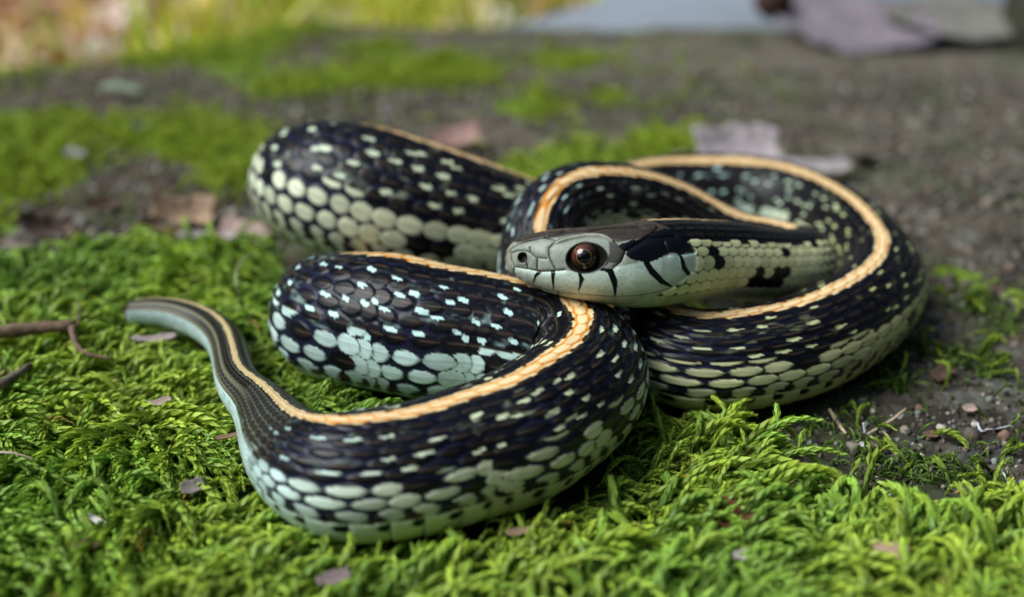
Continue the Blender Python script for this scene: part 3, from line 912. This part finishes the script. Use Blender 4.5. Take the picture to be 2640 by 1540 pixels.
shoots = [shoot_mesh('moss_shoot', 100 + i, leaves=[64, 58, 70, 60, 66, 60, 30, 36][i], L=[1.0, 1.1, 1.2, .9, 1.15, 1.05, .7, .8][i], wid=[.064, .074, .060, .078, .058, .070, .082, .085][i],
                     arch=[.26, .38, .20, .30, .46, .24, .65, .8][i], droop=[.40, .60, .20, .55, .85, .35, .4, .15][i], side_br=[0, 0, 2, 0, 0, 1, 0, 0][i]) for i in range(8)]
moss_coll = variants('moss_shoot', shoots, m_moss)

SXY = np.stack([np.interp(np.linspace(0, LEN, 900), SS, PP[:, i]) for i in range(3)], 1); SR = np.interp(np.linspace(0, LEN, 900), SS, RR)
def snake_gap(x, y):
    """least (distance - radius) to the snake's low-lying body, in cm"""
    out = np.full(len(x), 9.0)
    low = (SXY[:, 2] - SR) < .45
    P_, R_ = SXY[low], SR[low]
    for a in range(0, len(x), 2000):
        d = np.hypot(x[a:a + 2000, None] - P_[None, :, 0], y[a:a + 2000, None] - P_[None, :, 1]) - R_[None, :]
        out[a:a + 2000] = d.min(1)
    return out
def gz_at(x, y):
    i = np.clip(np.searchsorted(gx, x) - 1, 0, nX - 2); j = np.clip(np.searchsorted(gy, y) - 1, 0, nY - 2)
    return GZ[i, j]
def cand(n, x0, x1, y0, y1):
    return rng.uniform(x0, x1, n), rng.uniform(y0, y1, n)

# near mat
x, y = cand(66000, -11, 9.5, 4.4, 15.6)
keep = mask(x, y, [MOSS_MAIN]) & (np.abs(x) < y * .50 + 1.2)
gap = snake_gap(x, y)
keep &= gap > -.22
thin = fbm(x * 1.1, y * 1.1, 75, 3)
keep &= rng.random(len(x)) < np.clip(.45 + 2.2 * (thin - .36), .10, 1)
x, y, gap = x[keep], y[keep], gap[keep]
n = len(x)
flow = (fbm(x * .45, y * .45, 200, 2) - .5) * 5.0 + rng.normal(0, .5, n)
flow = np.where(rng.random(n) < .12, rng.uniform(-3.14, 3.14, n), flow)
scl = rng.uniform(.45, .92, n)
idx = rng.choice(8, n, p=[.21, .19, .12, .19, .12, .12, .03, .02])
scl = np.where(idx >= 6, scl * .62, scl)
scl = scl * np.clip(.55 + gap * .9, .45, 1)
z = gz_at(x, y) + rng.uniform(-.08, .10, n) * smooth(-.2, .4, gap)
rot = np.stack([rng.normal(0, .25, n), rng.normal(-.02, .16, n), flow], 1)
hue = fbm(x * .7, y * .7, 210, 3) + rng.normal(0, .10, n)
yl_ = smooth(.35, .7, hue)[:, None]
tint = (np.array([.84, 1.00, .95]) * (1 - yl_) + np.array([1.22, 1.15, .90]) * yl_) * rng.uniform(.92, 1.40, n)[:, None]
brn = rng.random(n) < .035
scl = np.where(brn, scl * .75, scl)
tint[brn] = tint[brn] * np.array([1.1, .62, .9])
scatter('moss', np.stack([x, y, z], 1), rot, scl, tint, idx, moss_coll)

# far cushions and thin patches
x, y = cand(90000, -16, 14, 12, 31.5)
inm = mask(x, y, MOSS_FAR) | (mask(x, y, MOSS_FAR, .75, 95) & (rng.random(len(x)) < .22)) | ((rng.random(len(x)) < .03) & (x < 6))
keep = inm & (np.abs(x) < y * .50 + 1.5) & (snake_gap(x, y) > -.15)
x, y = x[keep], y[keep]; n = len(x)
keep = rng.random(n) < np.clip(.35 + 2.5 * (fbm(x * .8, y * .8, 76, 3) - .36), .05, 1)
x, y = x[keep], y[keep]; n = len(x)
rot = np.stack([rng.normal(0, .3, n), rng.normal(0, .2, n), rng.uniform(-3.14, 3.14, n)], 1)
tint = np.array([1.45, 1.30, .8]) * rng.uniform(.7, 1.35, n)[:, None]
scatter('moss_patches', np.stack([x, y, gz_at(x, y) - .06], 1), rot, rng.uniform(.28, .50, n) * np.where((x > 3.5) & (y < 17), .40, 1), tint, rng.integers(0, 8, n), moss_coll)

# small dark moss creeping over the bare soil on the right
x, y = cand(30000, 1.5, 9.5, 6.0, 13.5)
md_ok = mask(x, y, MOSS_DARK, .3); mm = mask(x, y, [MOSS_MAIN])
pr = np.where(md_ok, .55, .10) * smooth(.40, .62, fbm(x * 1.5, y * 1.5, 78, 3) + .12 * md_ok)
keep = (rng.random(len(x)) < pr) & ~mm & (np.abs(x) < y * .50 + 1) & (snake_gap(x, y) > -.12)
x, y = x[keep], y[keep]; n = len(x)
rot = np.stack([rng.normal(0, .4, n), rng.normal(-.1, .4, n), rng.uniform(-3.14, 3.14, n)], 1)
tint = np.array([.62, .74, .8]) * rng.uniform(.5, 1.2, n)[:, None]
big = rng.random(n) < .05
scl = np.where(big, rng.uniform(.35, .6, n), rng.uniform(.12, .26, n))
tint[big] = np.array([1.0, 1.0, .8])
scatter('creeping_moss', np.stack([x, y, gz_at(x, y) - .01], 1), rot, scl, tint, rng.choice([0, 3, 6, 7], n), moss_coll)

# ---------------------------------------------------------------- crumbs of soil and grit
def pebble(seed):
    r = np.random.default_rng(seed)
    bm_v = []; th_ = np.linspace(0, math.pi, 6); ph_ = np.linspace(0, 2 * math.pi, 7)[:-1]
    V = [[0, 0, .5]]; F3 = []; F4 = []
    for a in th_[1:-1]:
        for p_ in ph_:
            k = r.uniform(.7, 1.25)
            V.append([math.sin(a) * math.cos(p_) * .5 * k, math.sin(a) * math.sin(p_) * .42 * k, math.cos(a) * .36 * k])
    V.append([0, 0, -.36])
    for j in range(6):
        F3.append((0, 1 + j, 1 + (j + 1) % 6)); F3.append((len(V) - 1, 19 + (j + 1) % 6, 19 + j))
        for i in range(3):
            a = 1 + i * 6 + j; b = 1 + i * 6 + (j + 1) % 6
            F4.append((a, a + 6, b + 6, b))
    return np_mesh('grit', np.array(V), [np.array(F3), np.array(F4)], None, False)
m_grit = bpy.data.materials.new('grit'); m_grit.use_nodes = True
_nt = m_grit.node_tree; _a = node(_nt, 'ShaderNodeAttribute'); _a.attribute_name = 'tint'; _a.attribute_type = 'INSTANCER'
_nt.links.new(_a.outputs['Color'], _nt.nodes['Principled BSDF'].inputs['Base Color']); _nt.nodes['Principled BSDF'].inputs['Roughness'].default_value = .85
grit_coll = variants('grit', [pebble(i) for i in range(4)], m_grit)
x, y = cand(76000, -13, 12, 6.0, 26)
mm = mask(x, y, [MOSS_MAIN] + MOSS_FAR)
keep = (~mm | (rng.random(len(x)) < .03)) & (np.abs(x) < y * .50 + 1) & (rng.random(len(x)) < np.clip(.2 + 2.6 * (fbm(x * 1.4, y * 1.4, 301, 3) - .35), .03, 1) * np.where(y > 14, .75, 1))
keep &= snake_gap(x, y) > -.1
x, y = x[keep], y[keep]; n = len(x)
pal = np.array([[.05, .04, .032], [.10, .08, .06], [.03, .026, .022], [.20, .17, .13], [.36, .32, .27], [.16, .10, .07], [.22, .23, .21]])
tint = pal[rng.choice(7, n, p=[.28, .22, .20, .13, .05, .06, .06])] * rng.uniform(.7, 1.3, n)[:, None]
scl = np.exp(rng.normal(-2.95, .45, n)) * np.where(y > 13, 1.35, 1)
scatter('soil_crumbs', np.stack([x, y, gz_at(x, y) + scl * .1], 1), rng.uniform(-3, 3, (n, 3)), np.clip(scl, .015, .20), tint, rng.integers(0, 4, n), grit_coll)

# ================================================================== LEAVES, TWIGS, SCRAPS (each its own thing)
m_leaf = grain(mat('dry_leaf', rough=.7, spec=.25, attr='Col'), 500, .30, .4, 900, .0003)
m_wood = grain(mat('dry_wood', rough=.8, spec=.2, attr='Col'), 700, .35, .5, 1400, .0003)

def leaf_mesh(name, L, W, shape, colr, seed, bend=.2, cup=.2, twist=0.0, jag=.1, thick=.012, nu=26, nv=12):
    r = np.random.default_rng(seed)
    u = np.linspace(0, 1, nu); v = np.linspace(-1, 1, nv)
    U, Vv = np.meshgrid(u, v, indexing='ij')
    if shape == 'oval': wd = np.sin(np.pi * np.clip(U * .97 + .015, 0, 1)) ** .7
    elif shape == 'strip': wd = np.minimum(1, np.minimum(U, 1 - U) * 9 + .15)
    elif shape == 'oak': wd = (np.sin(np.pi * np.clip(U * .96 + .02, 0, 1)) ** .6) * (.62 + .38 * np.cos(U * 22 + seed))
    else: wd = .75 + .25 * np.sin(np.pi * U)
    ph = seed * 1.7
    edge = 1 + jag * (2 * noise2(U * 9 + ph, np.sign(Vv) * 5 + ph, seed) - 1) * np.abs(Vv)
    x = (U - .5) * L * (1 + jag * .5 * (noise2(Vv * 3 + ph, Vv * 0, seed + 1) - .5))
    y = Vv * W * .5 * wd * edge
    z = bend * L * ((U - .5) ** 2 - .1) + cup * W * (np.abs(Vv) ** 1.6) * wd * .5 + twist * (U - .5) * y
    z = z + .10 * W * (fbm(U * 4 + ph, Vv * 2 + ph, seed + 2, 3) - .5) - .03 * W * np.exp(-(Vv / .10) ** 2)
    top = np.stack([x, y, z], -1).reshape(-1, 3); botm = top - np.array([0, 0, thick])
    c = np.array(colr)[None] * (.72 + .55 * fbm(U * 7 + ph, Vv * 3 + ph, seed + 3, 3).reshape(-1, 1))
    vein = np.exp(-(Vv / .07) ** 2).reshape(-1, 1) * .35
    c = c * (1 - vein) + np.minimum(np.array(colr)[None] * 1.5 + .04, .8) * vein
    n = len(top); g = np.arange(n).reshape(nu, nv)
    q1 = np.stack([g[:-1, :-1], g[1:, :-1], g[1:, 1:], g[:-1, 1:]], -1).reshape(-1, 4)
    loop = np.concatenate([g[0, :], g[1:, -1], g[-1, -2::-1], g[-2:0:-1, 0]]); l2 = np.roll(loop, -1)
    sidef = np.stack([loop, l2, l2 + n, loop + n], 1)
    return np_mesh(name, np.concatenate([top, botm]), [q1, q1[:, ::-1] + n, sidef], np.concatenate([c, c * .8]))

def gzp(x, y): return float(gz_at(np.array([x]), np.array([y]))[0])

def leaf(px, py, L, W, shape, colr, label, rot=0.0, tilt=(0, 0), z=0.05, name='dead_leaf', cat='leaf', group=None, seed=1, **kw):
    """px,py: where it lies, as seen in the photo; becomes a place on the ground"""
    p = unproj(px, py, z)
    for _ in range(3):
        zz = gzp(p[0], p[1]) + z
        p = unproj(px, py, zz)
    o = link(name, leaf_mesh(name, L, W, shape, colr, seed, **kw), m_leaf)
    o.location = Vector(p) * CM
    o.rotation_euler = (tilt[0], tilt[1], rot)
    tag(o, label, cat, group)
    return o

def tube(name, pts, rads, colr, m=m_wood, seed=0, n=9, parent=None, sub=6):
    r = np.random.default_rng(seed)
    pts = np.array(pts, float); tt = np.concatenate([[0], np.cumsum(np.linalg.norm(np.diff(pts, axis=0), axis=1))])
    K = max(4, (len(pts) - 1) * sub); ti = np.linspace(0, tt[-1], K + 1)
    P_ = spline(tt, pts, ti) if len(pts) > 2 else pts[0] + (pts[1] - pts[0]) * (ti / tt[-1])[:, None]
    ra = np.interp(ti, tt, rads)
    T_ = np.gradient(P_, axis=0); T_ /= np.linalg.norm(T_, axis=1)[:, None]
    A = np.cross(T_, [0.1, .2, 1.0]); A /= np.linalg.norm(A, axis=1)[:, None]; B = np.cross(A, T_)
    V, Cc = [], []
    for i in range(K + 1):
        for j in range(n):
            an = 2 * math.pi * j / n; k = 1 + .16 * (r.random() - .5) + .10 * math.sin(i * 1.7 + seed)
            V.append(P_[i] + (A[i] * math.cos(an) + B[i] * math.sin(an)) * ra[i] * k)
            Cc.append(np.array(colr) * (.7 + .6 * r.random()))
    F_ = [(i * n + j, i * n + (j + 1) % n, (i + 1) * n + (j + 1) % n, (i + 1) * n + j) for i in range(K) for j in range(n)]
    V += [P_[0], P_[-1]]; Cc += [np.array(colr), np.array(colr)]
    F3 = [(len(V) - 2, (j + 1) % n, j) for j in range(n)] + [(len(V) - 1, K * n + j, K * n + (j + 1) % n) for j in range(n)]
    return link(name, np_mesh(name, np.array(V), [np.array(F_), np.array(F3)], np.array(Cc)), m, parent)

def up(px, py, z): return unproj(px, py, z)

LILAC = (.36, .31, .31); TAN = (.33, .24, .17); BRN = (.11, .058, .036); RED = (.17, .055, .028); GREYB = (.25, .22, .19); PINKB = (.33, .23, .20)
# behind the right-hand loop
leaf(1900, 385, 1.55, .95, 'torn', (.33, .285, .29), 'large pale lilac-grey dead leaf lying curled behind the right loop of the snake', rot=.1, tilt=(.45, .05), z=.30, seed=3, bend=.30, cup=.35, jag=.3)
leaf(2085, 428, 1.5, .42, 'strip', (.29, .255, .25), 'narrow lilac leaf strip pointing right behind the snake loop', rot=-.12, tilt=(.25, 0), z=.22, seed=8, bend=.15, cup=.2, jag=.2)
leaf(2228, 415, .55, .42, 'torn', (.030, .024, .018), 'dark patch painted as a shaded hollow right of the lilac leaf', rot=.6, tilt=(-.2, .1), z=.08, name='hollow_shade', cat='hollow', seed=5, bend=.3, cup=.5)  # shade of a hollow, painted as a dark piece
# behind the back coil
leaf(1175, 358, .90, .55, 'torn', (.28, .17, .14), 'pinkish brown dead leaf just behind the raised back coil', rot=.2, tilt=(.4, -.1), z=.25, seed=11, bend=.5, cup=.4, jag=.3)
# litter left of the back coil
leaf(470, 552, .95, .55, 'torn', (.33, .22, .14), 'curled tan leaf fragment in the litter left of the back coil', rot=.3, tilt=(.5, .2), z=.25, seed=13, bend=.5, cup=.5, jag=.35)
leaf(388, 580, .45, .34, 'torn', (.30, .20, .14), 'small upright tan leaf piece beside the curled tan fragment', rot=1.2, tilt=(.7, .3), z=.18, seed=14, bend=.4, cup=.3, jag=.35)
leaf(630, 600, .80, .50, 'torn', PINKB, 'pinkish grey leaf fragment touching the back coil at its left end', rot=-.35, tilt=(.35, .1), z=.2, seed=15, bend=.25, cup=.3, jag=.3)
leaf(535, 606, .95, .16, 'strip', (.34, .29, .27), 'thin pale leaf shred lying below the curled tan fragment', rot=-.12, tilt=(.3, 0), z=.2, seed=16, bend=.1, cup=.3)
leaf(120, 590, .80, .45, 'torn', (.13, .085, .065), 'dark brown crumpled leaf half buried in litter at the left edge', rot=.5, tilt=(.5, .3), z=.12, seed=17, bend=.5, cup=.5, jag=.35)
leaf(45, 655, .65, .36, 'torn', (.18, .135, .115), 'grey brown leaf shard by the rim of the moss mat at far left', rot=-.4, tilt=(.3, .1), z=.12, seed=18, bend=.3, cup=.4, jag=.3)
leaf(260, 530, .55, .35, 'torn', (.14, .085, .06), 'brown leaf crumb in the dark litter between two moss patches', rot=.9, tilt=(.4, .2), z=.12, seed=19, bend=.4, cup=.5, jag=.35)
leaf(195, 395, .50, .20, 'strip', (.22, .20, .19), 'grey leaf shred hanging on the left moss patch', rot=-.5, tilt=(.4, 0), z=.2, seed=23, bend=.4, cup=.3)
leaf(310, 228, 1.05, .22, 'strip', (.22, .28, .19), 'pale green lichen strap bent on bare ground at upper left', rot=-.18, tilt=(.3, .05), z=.2, name='lichen_strap', cat='lichen', seed=20, bend=-.35, cup=.2)
leaf(355, 325, .45, .18, 'strip', (.25, .31, .25), 'small grey green lichen tuft on the left moss patch', rot=1.3, tilt=(.5, .2), z=.2, name='lichen_strap', cat='lichen', seed=22, bend=.4, cup=.3)
# at the far edge
leaf(2195, 52, 4.6, 3.2, 'oval', (.20, .17, .195), 'big lilac grey dead leaf lying over the far edge of the slab', rot=-.45, tilt=(.30, .1), z=.5, seed=31, bend=.06, cup=.08, jag=.12)
leaf(2470, 50, 4.2, 2.2, 'oval', (.20, .19, .165), 'big beige dead leaf at the far edge, right of the lilac one', rot=.05, tilt=(.35, .05), z=.6, seed=32, bend=.12, cup=.12, jag=.12)
leaf(80, 70, 6.0, 3.0, 'torn', (.52, .27, .20), 'large reddish brown leaf in the brightened litter at upper left', rot=.1, tilt=(.3, 0), z=.2, seed=33, bend=.15, cup=.2, jag=.15)
leaf(152, 148, .62, .34, 'oval', (.60, .20, .02), 'small bright orange leaf on the rim of the ground at upper left', rot=1.4, tilt=(.9, 0), z=.3, seed=34, bend=.2, cup=.2)

# scraps on the moss and soil in front
sc = [
 (398, 872, .60, .13, 'strip', (.45, .38, .40), 'pale lilac bark shaving lying under the tail', .42, .30, 'bark_shaving'),
 (497, 1255, .26, .20, 'torn', (.20, .18, .17), 'grey leaf chip with a light vein on moss left of the front coil', .5, .26, 'leaf_scrap'),
 (400, 1040, .42, .12, 'strip', (.42, .34, .31), 'thin pale pink scrap on moss below the tail', .45, .28, 'leaf_scrap'),
 (225, 1405, .22, .16, 'oval', (.20, .12, .07), 'small round brown seed husk in the moss at lower left', .2, .24, 'seed_husk'),
 (860, 1490, .34, .16, 'torn', (.24, .19, .20), 'grey purple scrap in the moss at the bottom, left of centre', .4, .28, 'leaf_scrap'),
 (2297, 1420, .34, .22, 'torn', (.42, .30, .22), 'brown and white leaf scrap in the moss at lower right', -.5, .28, 'leaf_scrap'),
 (1920, 1430, .32, .13, 'oval', (.60, .54, .55), 'whitish flake lying on bright moss below the dark soil', .35, .30, 'leaf_scrap'),
 (1890, 1325, .48, .36, 'torn', (.16, .055, .035), 'red brown curled leaf piece in the moss right of the front coil', .5, .22, 'leaf_scrap'),
 (1960, 1108, .42, .15, 'oval', (.22, .13, .10), 'flat oval brown leaf on soil under the right loop', .05, .10, 'leaf_scrap'),
 (1985, 1137, .22, .18, 'torn', (.22, .085, .05), 'small rusty leaf crumb beside the flat oval leaf', .6, .08, 'leaf_scrap'),
 (1800, 1155, .28, .13, 'oval', (.20, .12, .09), 'little brown leaf between moss shoots below the right loop', -.1, .12, 'leaf_scrap'),
 (2035, 1205, .34, .20, 'torn', (.26, .25, .25), 'grey rough bark flake on the dark soil', .3, .07, 'bark_flake'),
 (2078, 1205, .28, .07, 'strip', (.58, .50, .50), 'pale pink sliver standing on soil beside the grey flake', 1.35, .12, 'leaf_scrap'),
 (2225, 1146, .16, .08, 'oval', (.62, .62, .66), 'tiny white pebble-like flake on the soil near the forked twig', .2, .08, 'leaf_scrap'),
 (2430, 962, .40, .22, 'torn', (.15, .095, .08), 'dark brown leaf chip on soil right of the snake', .6, .10, 'leaf_scrap'),
 (2500, 1053, .18, .13, 'torn', (.46, .36, .31), 'pale pink chip at the end of a green moss shoot', .2, .09, 'leaf_scrap'),
 (2405, 1120, .20, .12, 'torn', (.24, .14, .10), 'brown crumb on soil at right, beyond the forked twig', .5, .08, 'leaf_scrap'),
 (1340, 1370, .30, .09, 'strip', (.30, .22, .15), 'brown needle scrap in moss under the front coil', .1, .22, 'leaf_scrap'),
 (600, 1120, .44, .07, 'strip', (.26, .18, .11), 'short brown stem scrap against the tail base', .55, .22, 'leaf_scrap'),
 (250, 1340, .30, .07, 'strip', (.62, .64, .60), 'white thread-like scrap in the moss at lower left', -.6, .24, 'leaf_scrap'),
]
for i, (px, py, L, W, shp, c, lab, ro, z, nm) in enumerate(sc):
    leaf(px, py, L * .82, W * .82, shp, tuple(np.array(c) * np.array([.86, .80, .74])), lab, rot=ro, tilt=(.25 + .1 * math.sin(i), .12 * math.cos(i * 2)), z=z + (.09 if z > .15 else 0), name=nm, cat='scrap', seed=50 + i, bend=.25, cup=.25, jag=.25, thick=.01, nu=14, nv=8)

# twigs
def twig(label, pts, rads, colr, seed, branches=(), name='twig', cat='twig'):
    p0 = np.array(pts[0])
    o = bpy.data.objects.new(name, None); COL.objects.link(o); o.empty_display_size = .005
    tag(o, label, cat)
    tube('stem', pts, rads, colr, seed=seed, parent=o)
    for k, (bp, br) in enumerate(branches):
        tube('side_stem', bp, br, colr, seed=seed + 10 + k, parent=o)
    return o
twig('brown flat stick entering from the left edge with a thin hooked end', [up(-40, 862, .56), up(60, 850, .56), up(192, 840, .55)], [.085, .08, .07], (.17, .115, .075), 1,
     [([up(186, 842, .56), up(192, 880, .54), up(225, 912, .52), up(292, 926, .46)], [.04, .032, .026, .014]), ([up(198, 842, .56), up(206, 800, .62), up(200, 772, .68)], [.018, .014, .008])])
twig('dark broken stick lying in moss at the left edge under the flat stick', [up(-30, 1010, .50), up(30, 975, .50), up(78, 942, .52)], [.055, .05, .035], (.13, .10, .08), 2)
twig('short straw twig on soil just under the right loop', [up(2138, 1055, .14), up(2160, 1090, .07), up(2181, 1119, .06)], [.018, .022, .014], (.42, .33, .22), 3)
twig('forked straw twig on soil right of the short one', [up(2336, 1054, .20), up(2290, 1090, .12), up(2236, 1119, .07)], [.014, .020, .012], (.40, .32, .22), 4,
     [([up(2268, 1104, .10), up(2284, 1120, .08), up(2298, 1136, .06)], [.014, .013, .009])])
twig('pale grey needle on soil at the right edge', [up(2520, 1090, .10), up(2532, 1112, .07), up(2540, 1112, .06)], [.012, .014, .010], (.52, .54, .56), 5)
twig('long thin grey needle lying flat at the right edge', [up(2540, 1108, .06), up(2580, 1104, .07), up(2612, 1095, .09)], [.009, .011, .008], (.45, .45, .45), 6)
twig('pale curved needle standing beside the dark stump hole at right', [up(2578, 1208, .14), up(2592, 1228, .08), up(2600, 1250, .05)], [.012, .014, .010], (.55, .57, .58), 7)
twig('grey stalk between soil crumbs right of the short twig', [up(2226, 1090, .16), up(2230, 1118, .06)], [.012, .012], (.50, .50, .52), 8)
twig('thin dry stalk arched over moss left of the second coil', [up(652, 655, .50), up(614, 690, .78), up(612, 745, .74), up(628, 790, .48)], [.012, .014, .013, .008], (.32, .34, .18), 9)
twig('fine pale rootlet curling over the moss at the left edge', [up(-20, 1168, .48), up(40, 1170, .52), up(90, 1186, .46)], [.014, .012, .007], (.42, .33, .25), 10)

# ================================================================== BEYOND THE EDGE
m_path = grain(mat('path_stone', (.20, .225, .26), rough=.8, spec=.3), 60, .12, .2, 200, .001)
def prism(name, poly, z0, z1, m, bevel=.15):
    n = len(poly); c = np.mean(np.array(poly), 0)
    V = [(x, y, z0) for x, y in poly] + [(x, y, z1 - bevel) for x, y in poly] + [(x + (c[0] - x) * .012 * bevel * 5, y + (c[1] - y) * .012 * bevel * 5, z1) for x, y in poly]
    F4 = [(i, (i + 1) % n, n + (i + 1) % n, n + i) for i in range(n)] + [(n + i, n + (i + 1) % n, 2 * n + (i + 1) % n, 2 * n + i) for i in range(n)]
    return link(name, np_mesh(name, np.array(V), [np.array(F4), np.array([tuple(range(2 * n, 3 * n))])], None, False), m)
pv = prism('paving_slab', WP([(1262, 80), (1990, 78), (2700, 70), (2700, -260), (1560, -70), (1545, 0), (1400, 44)], -.55), -5.2, -.55, m_path)
tag(pv, 'smooth blue grey stone slab beyond the far edge of the mossy ground', 'stone slab')
# a small dark acorn and a dark mossy stone
def lump(name, c, r, colr, label, cat, seed, sq=(1, 1, 1)):
    nu, nv = 22, 14; V, Cc = [], []
    for i in range(nv + 1):
        a = math.pi * i / nv
        for j in range(nu):
            b = 2 * math.pi * j / nu
            d = np.array([math.sin(a) * math.cos(b), math.sin(a) * math.sin(b), math.cos(a)])
            k = .8 + .4 * float(fbm(np.array([d[0] * 1.6 + 5 + seed]), np.array([d[1] * 1.6 + d[2] * 1.3 + 5]), seed, 3)[0])
            V.append(d * r * k * np.array(sq)); Cc.append(np.array(colr) * (.6 + .8 * float(noise2(np.array([d[0] * 5 + 9]), np.array([d[1] * 5 + d[2] * 4 + 9]), seed)[0])))
    F_ = [(i * nu + j, (i + 1) * nu + j, (i + 1) * nu + (j + 1) % nu, i * nu + (j + 1) % nu) for i in range(nv) for j in range(nu)]
    o = link(name, np_mesh(name, np.array(V), np.array(F_), np.array(Cc)), m_wood); o.location = Vector(c) * CM
    return tag(o, label, cat)
lump('acorn', unproj(1992, 22, .75) + np.array([0, 0, .2]), .55, (.06, .03, .02), 'small dark brown acorn between the stone slab and the lilac leaf', 'acorn', 3, (1, .9, .9))
lump('stone', unproj(2712, 40, .8), 1.5, (.045, .045, .03), 'dark mossy stone cut by the upper right corner', 'stone', 4, (.7, .9, 1.3))

# grass and litter on the lower ground, sunlight put into their bright tints
m_grass = moss_material(); m_grass.name = 'grass_blade'
def blade(seed, L, w):
    r = random.Random(seed); V, Cc, Fq = [], [], []
    bend = r.uniform(.2, .8); 
    for i in range(7):
        u = i / 6; x = bend * L * u * u; z = L * (u - .25 * bend * u * u); ww_ = w * (1 - u ** 1.5) + .01
        for sd in (-1, 0, 1):
            V.append((x, sd * ww_ * .5, z + abs(sd) * ww_ * .15)); Cc.append(np.array([.30, .42, .05]) * (.8 + .5 * u))
    for i in range(6):
        for k in range(2):
            a = i * 3 + k; Fq.append((a, a + 1, a + 4, a + 3))
    return np_mesh('grass_blade', np.array(V), np.array(Fq), np.array(Cc))
grass_coll = variants('grass_blade', [blade(i, [4.5, 5.5, 3.5, 6.5][i], [.35, .3, .4, .45][i]) for i in range(4)], m_grass)
x, y = cand(9000, -48, 30, 34, 92)
okg = (y - edge_y(x) > 3) & (np.abs(x) < y * .52 + 3) & ~((x > -1) & (x < 22) & (y < 55))
den = fbm(x * .10, y * .10, 400, 3)
okg &= rng.random(len(x)) < np.where(x < -14, .04 + .5 * smooth(.5, .62, den), .35 + .65 * smooth(.36, .5, den))
x, y = x[okg], y[okg]; n = len(x)
tint = np.array([[1.45, 1.2, .8], [1.9, 1.45, .9], [1.0, 1.1, .7], [2.2, 1.6, 2.6]])[rng.choice(4, n, p=[.4, .3, .18, .12])] * rng.uniform(.8, 1.25, n)[:, None]  # raised tints stand in for sun on the blades, palest for glints
scatter('grass', np.stack([x, y, low_z(x, y) - .1], 1), np.stack([rng.normal(0, .25, n), rng.normal(0, .25, n), rng.uniform(-3.14, 3.14, n)], 1), rng.uniform(.55, 1.0, n) * np.where(x < -14, .7, 1.0), tint, rng.integers(0, 4, n), grass_coll)
litter_meshes = [leaf_mesh('litter_leaf', 3.4, 2.0, ['oval', 'torn', 'oak'][i % 3], (.8, .8, .8), 80 + i, bend=.3, cup=.3, jag=.2, nu=12, nv=7, thick=.03) for i in range(4)]
m_lit = bpy.data.materials.new('litter_leaf'); m_lit.use_nodes = True
_nt = m_lit.node_tree; _a = node(_nt, 'ShaderNodeAttribute'); _a.attribute_name = 'tint'; _a.attribute_type = 'INSTANCER'
_nt.links.new(_a.outputs['Color'], _nt.nodes['Principled BSDF'].inputs['Base Color']); _nt.nodes['Principled BSDF'].inputs['Roughness'].default_value = .55
lit_coll = variants('litter_leaf', litter_meshes, m_lit)
x, y = cand(4200, -50, 30, 30, 95)
okg = (y - edge_y(x) > 1.8) & (np.abs(x) < y * .52 + 3) & ~((x > -1) & (x < 22) & (y < 55))
x, y = x[okg], y[okg]; n = len(x)
lp = np.array([[.66, .36, .25], [.76, .55, .42], [.46, .23, .12], [.80, .70, .64], [.72, .46, .10]])  # bright tones imitate direct sun, the palest its blurred glints
tint = lp[rng.choice(5, n, p=[.34, .22, .2, .10, .14])] * rng.uniform(.8, 1.1, n)[:, None]
scatter('leaf_litter', np.stack([x, y, low_z(x, y) + .25], 1), np.stack([rng.normal(.2, .35, n), rng.normal(0, .35, n), rng.uniform(-3.14, 3.14, n)], 1), rng.uniform(.5, 1.1, n), np.minimum(tint, .82), rng.integers(0, 4, n), lit_coll)

# the wood standing round the clearing: its dark mass shades the low sky on every side but the left
m_wd = mat('wood_foliage', rough=.8, spec=.2, attr='Col')
nw = 16000
az = rng.uniform(0, 2 * math.pi, nw); rad_ = rng.uniform(520, 900, nw); hz = rng.uniform(0, 1, nw) ** .8
gapw = np.cos(az - math.atan2(-.10, -.62))
hmax = np.where(gapw > .75, 160, np.where(gapw > .35, 420, 760)) * (.8 + .4 * noise2(az * 3, az * 0, 9))
ctr = np.stack([rad_ * np.cos(az), rad_ * np.sin(az) + 20, hz * hmax - 5], 1)
q_ = rng.normal(0, 1, (nw, 2, 3)); q_ /= np.linalg.norm(q_, axis=2)[:, :, None]
sz = rng.uniform(18, 42, nw)[:, None]
A_, B_ = q_[:, 0] * sz, q_[:, 1] * sz * .6
Vw = np.stack([ctr - A_, ctr - B_, ctr + A_, ctr + B_], 1).reshape(-1, 3)
Cw = np.repeat(np.array([.035, .055, .018])[None] * rng.uniform(.5, 1.6, nw)[:, None], 4, 0)
tag(link('woods', np_mesh('woods', Vw, np.arange(nw * 4).reshape(-1, 4), Cw, False), m_wd), kind='stuff')
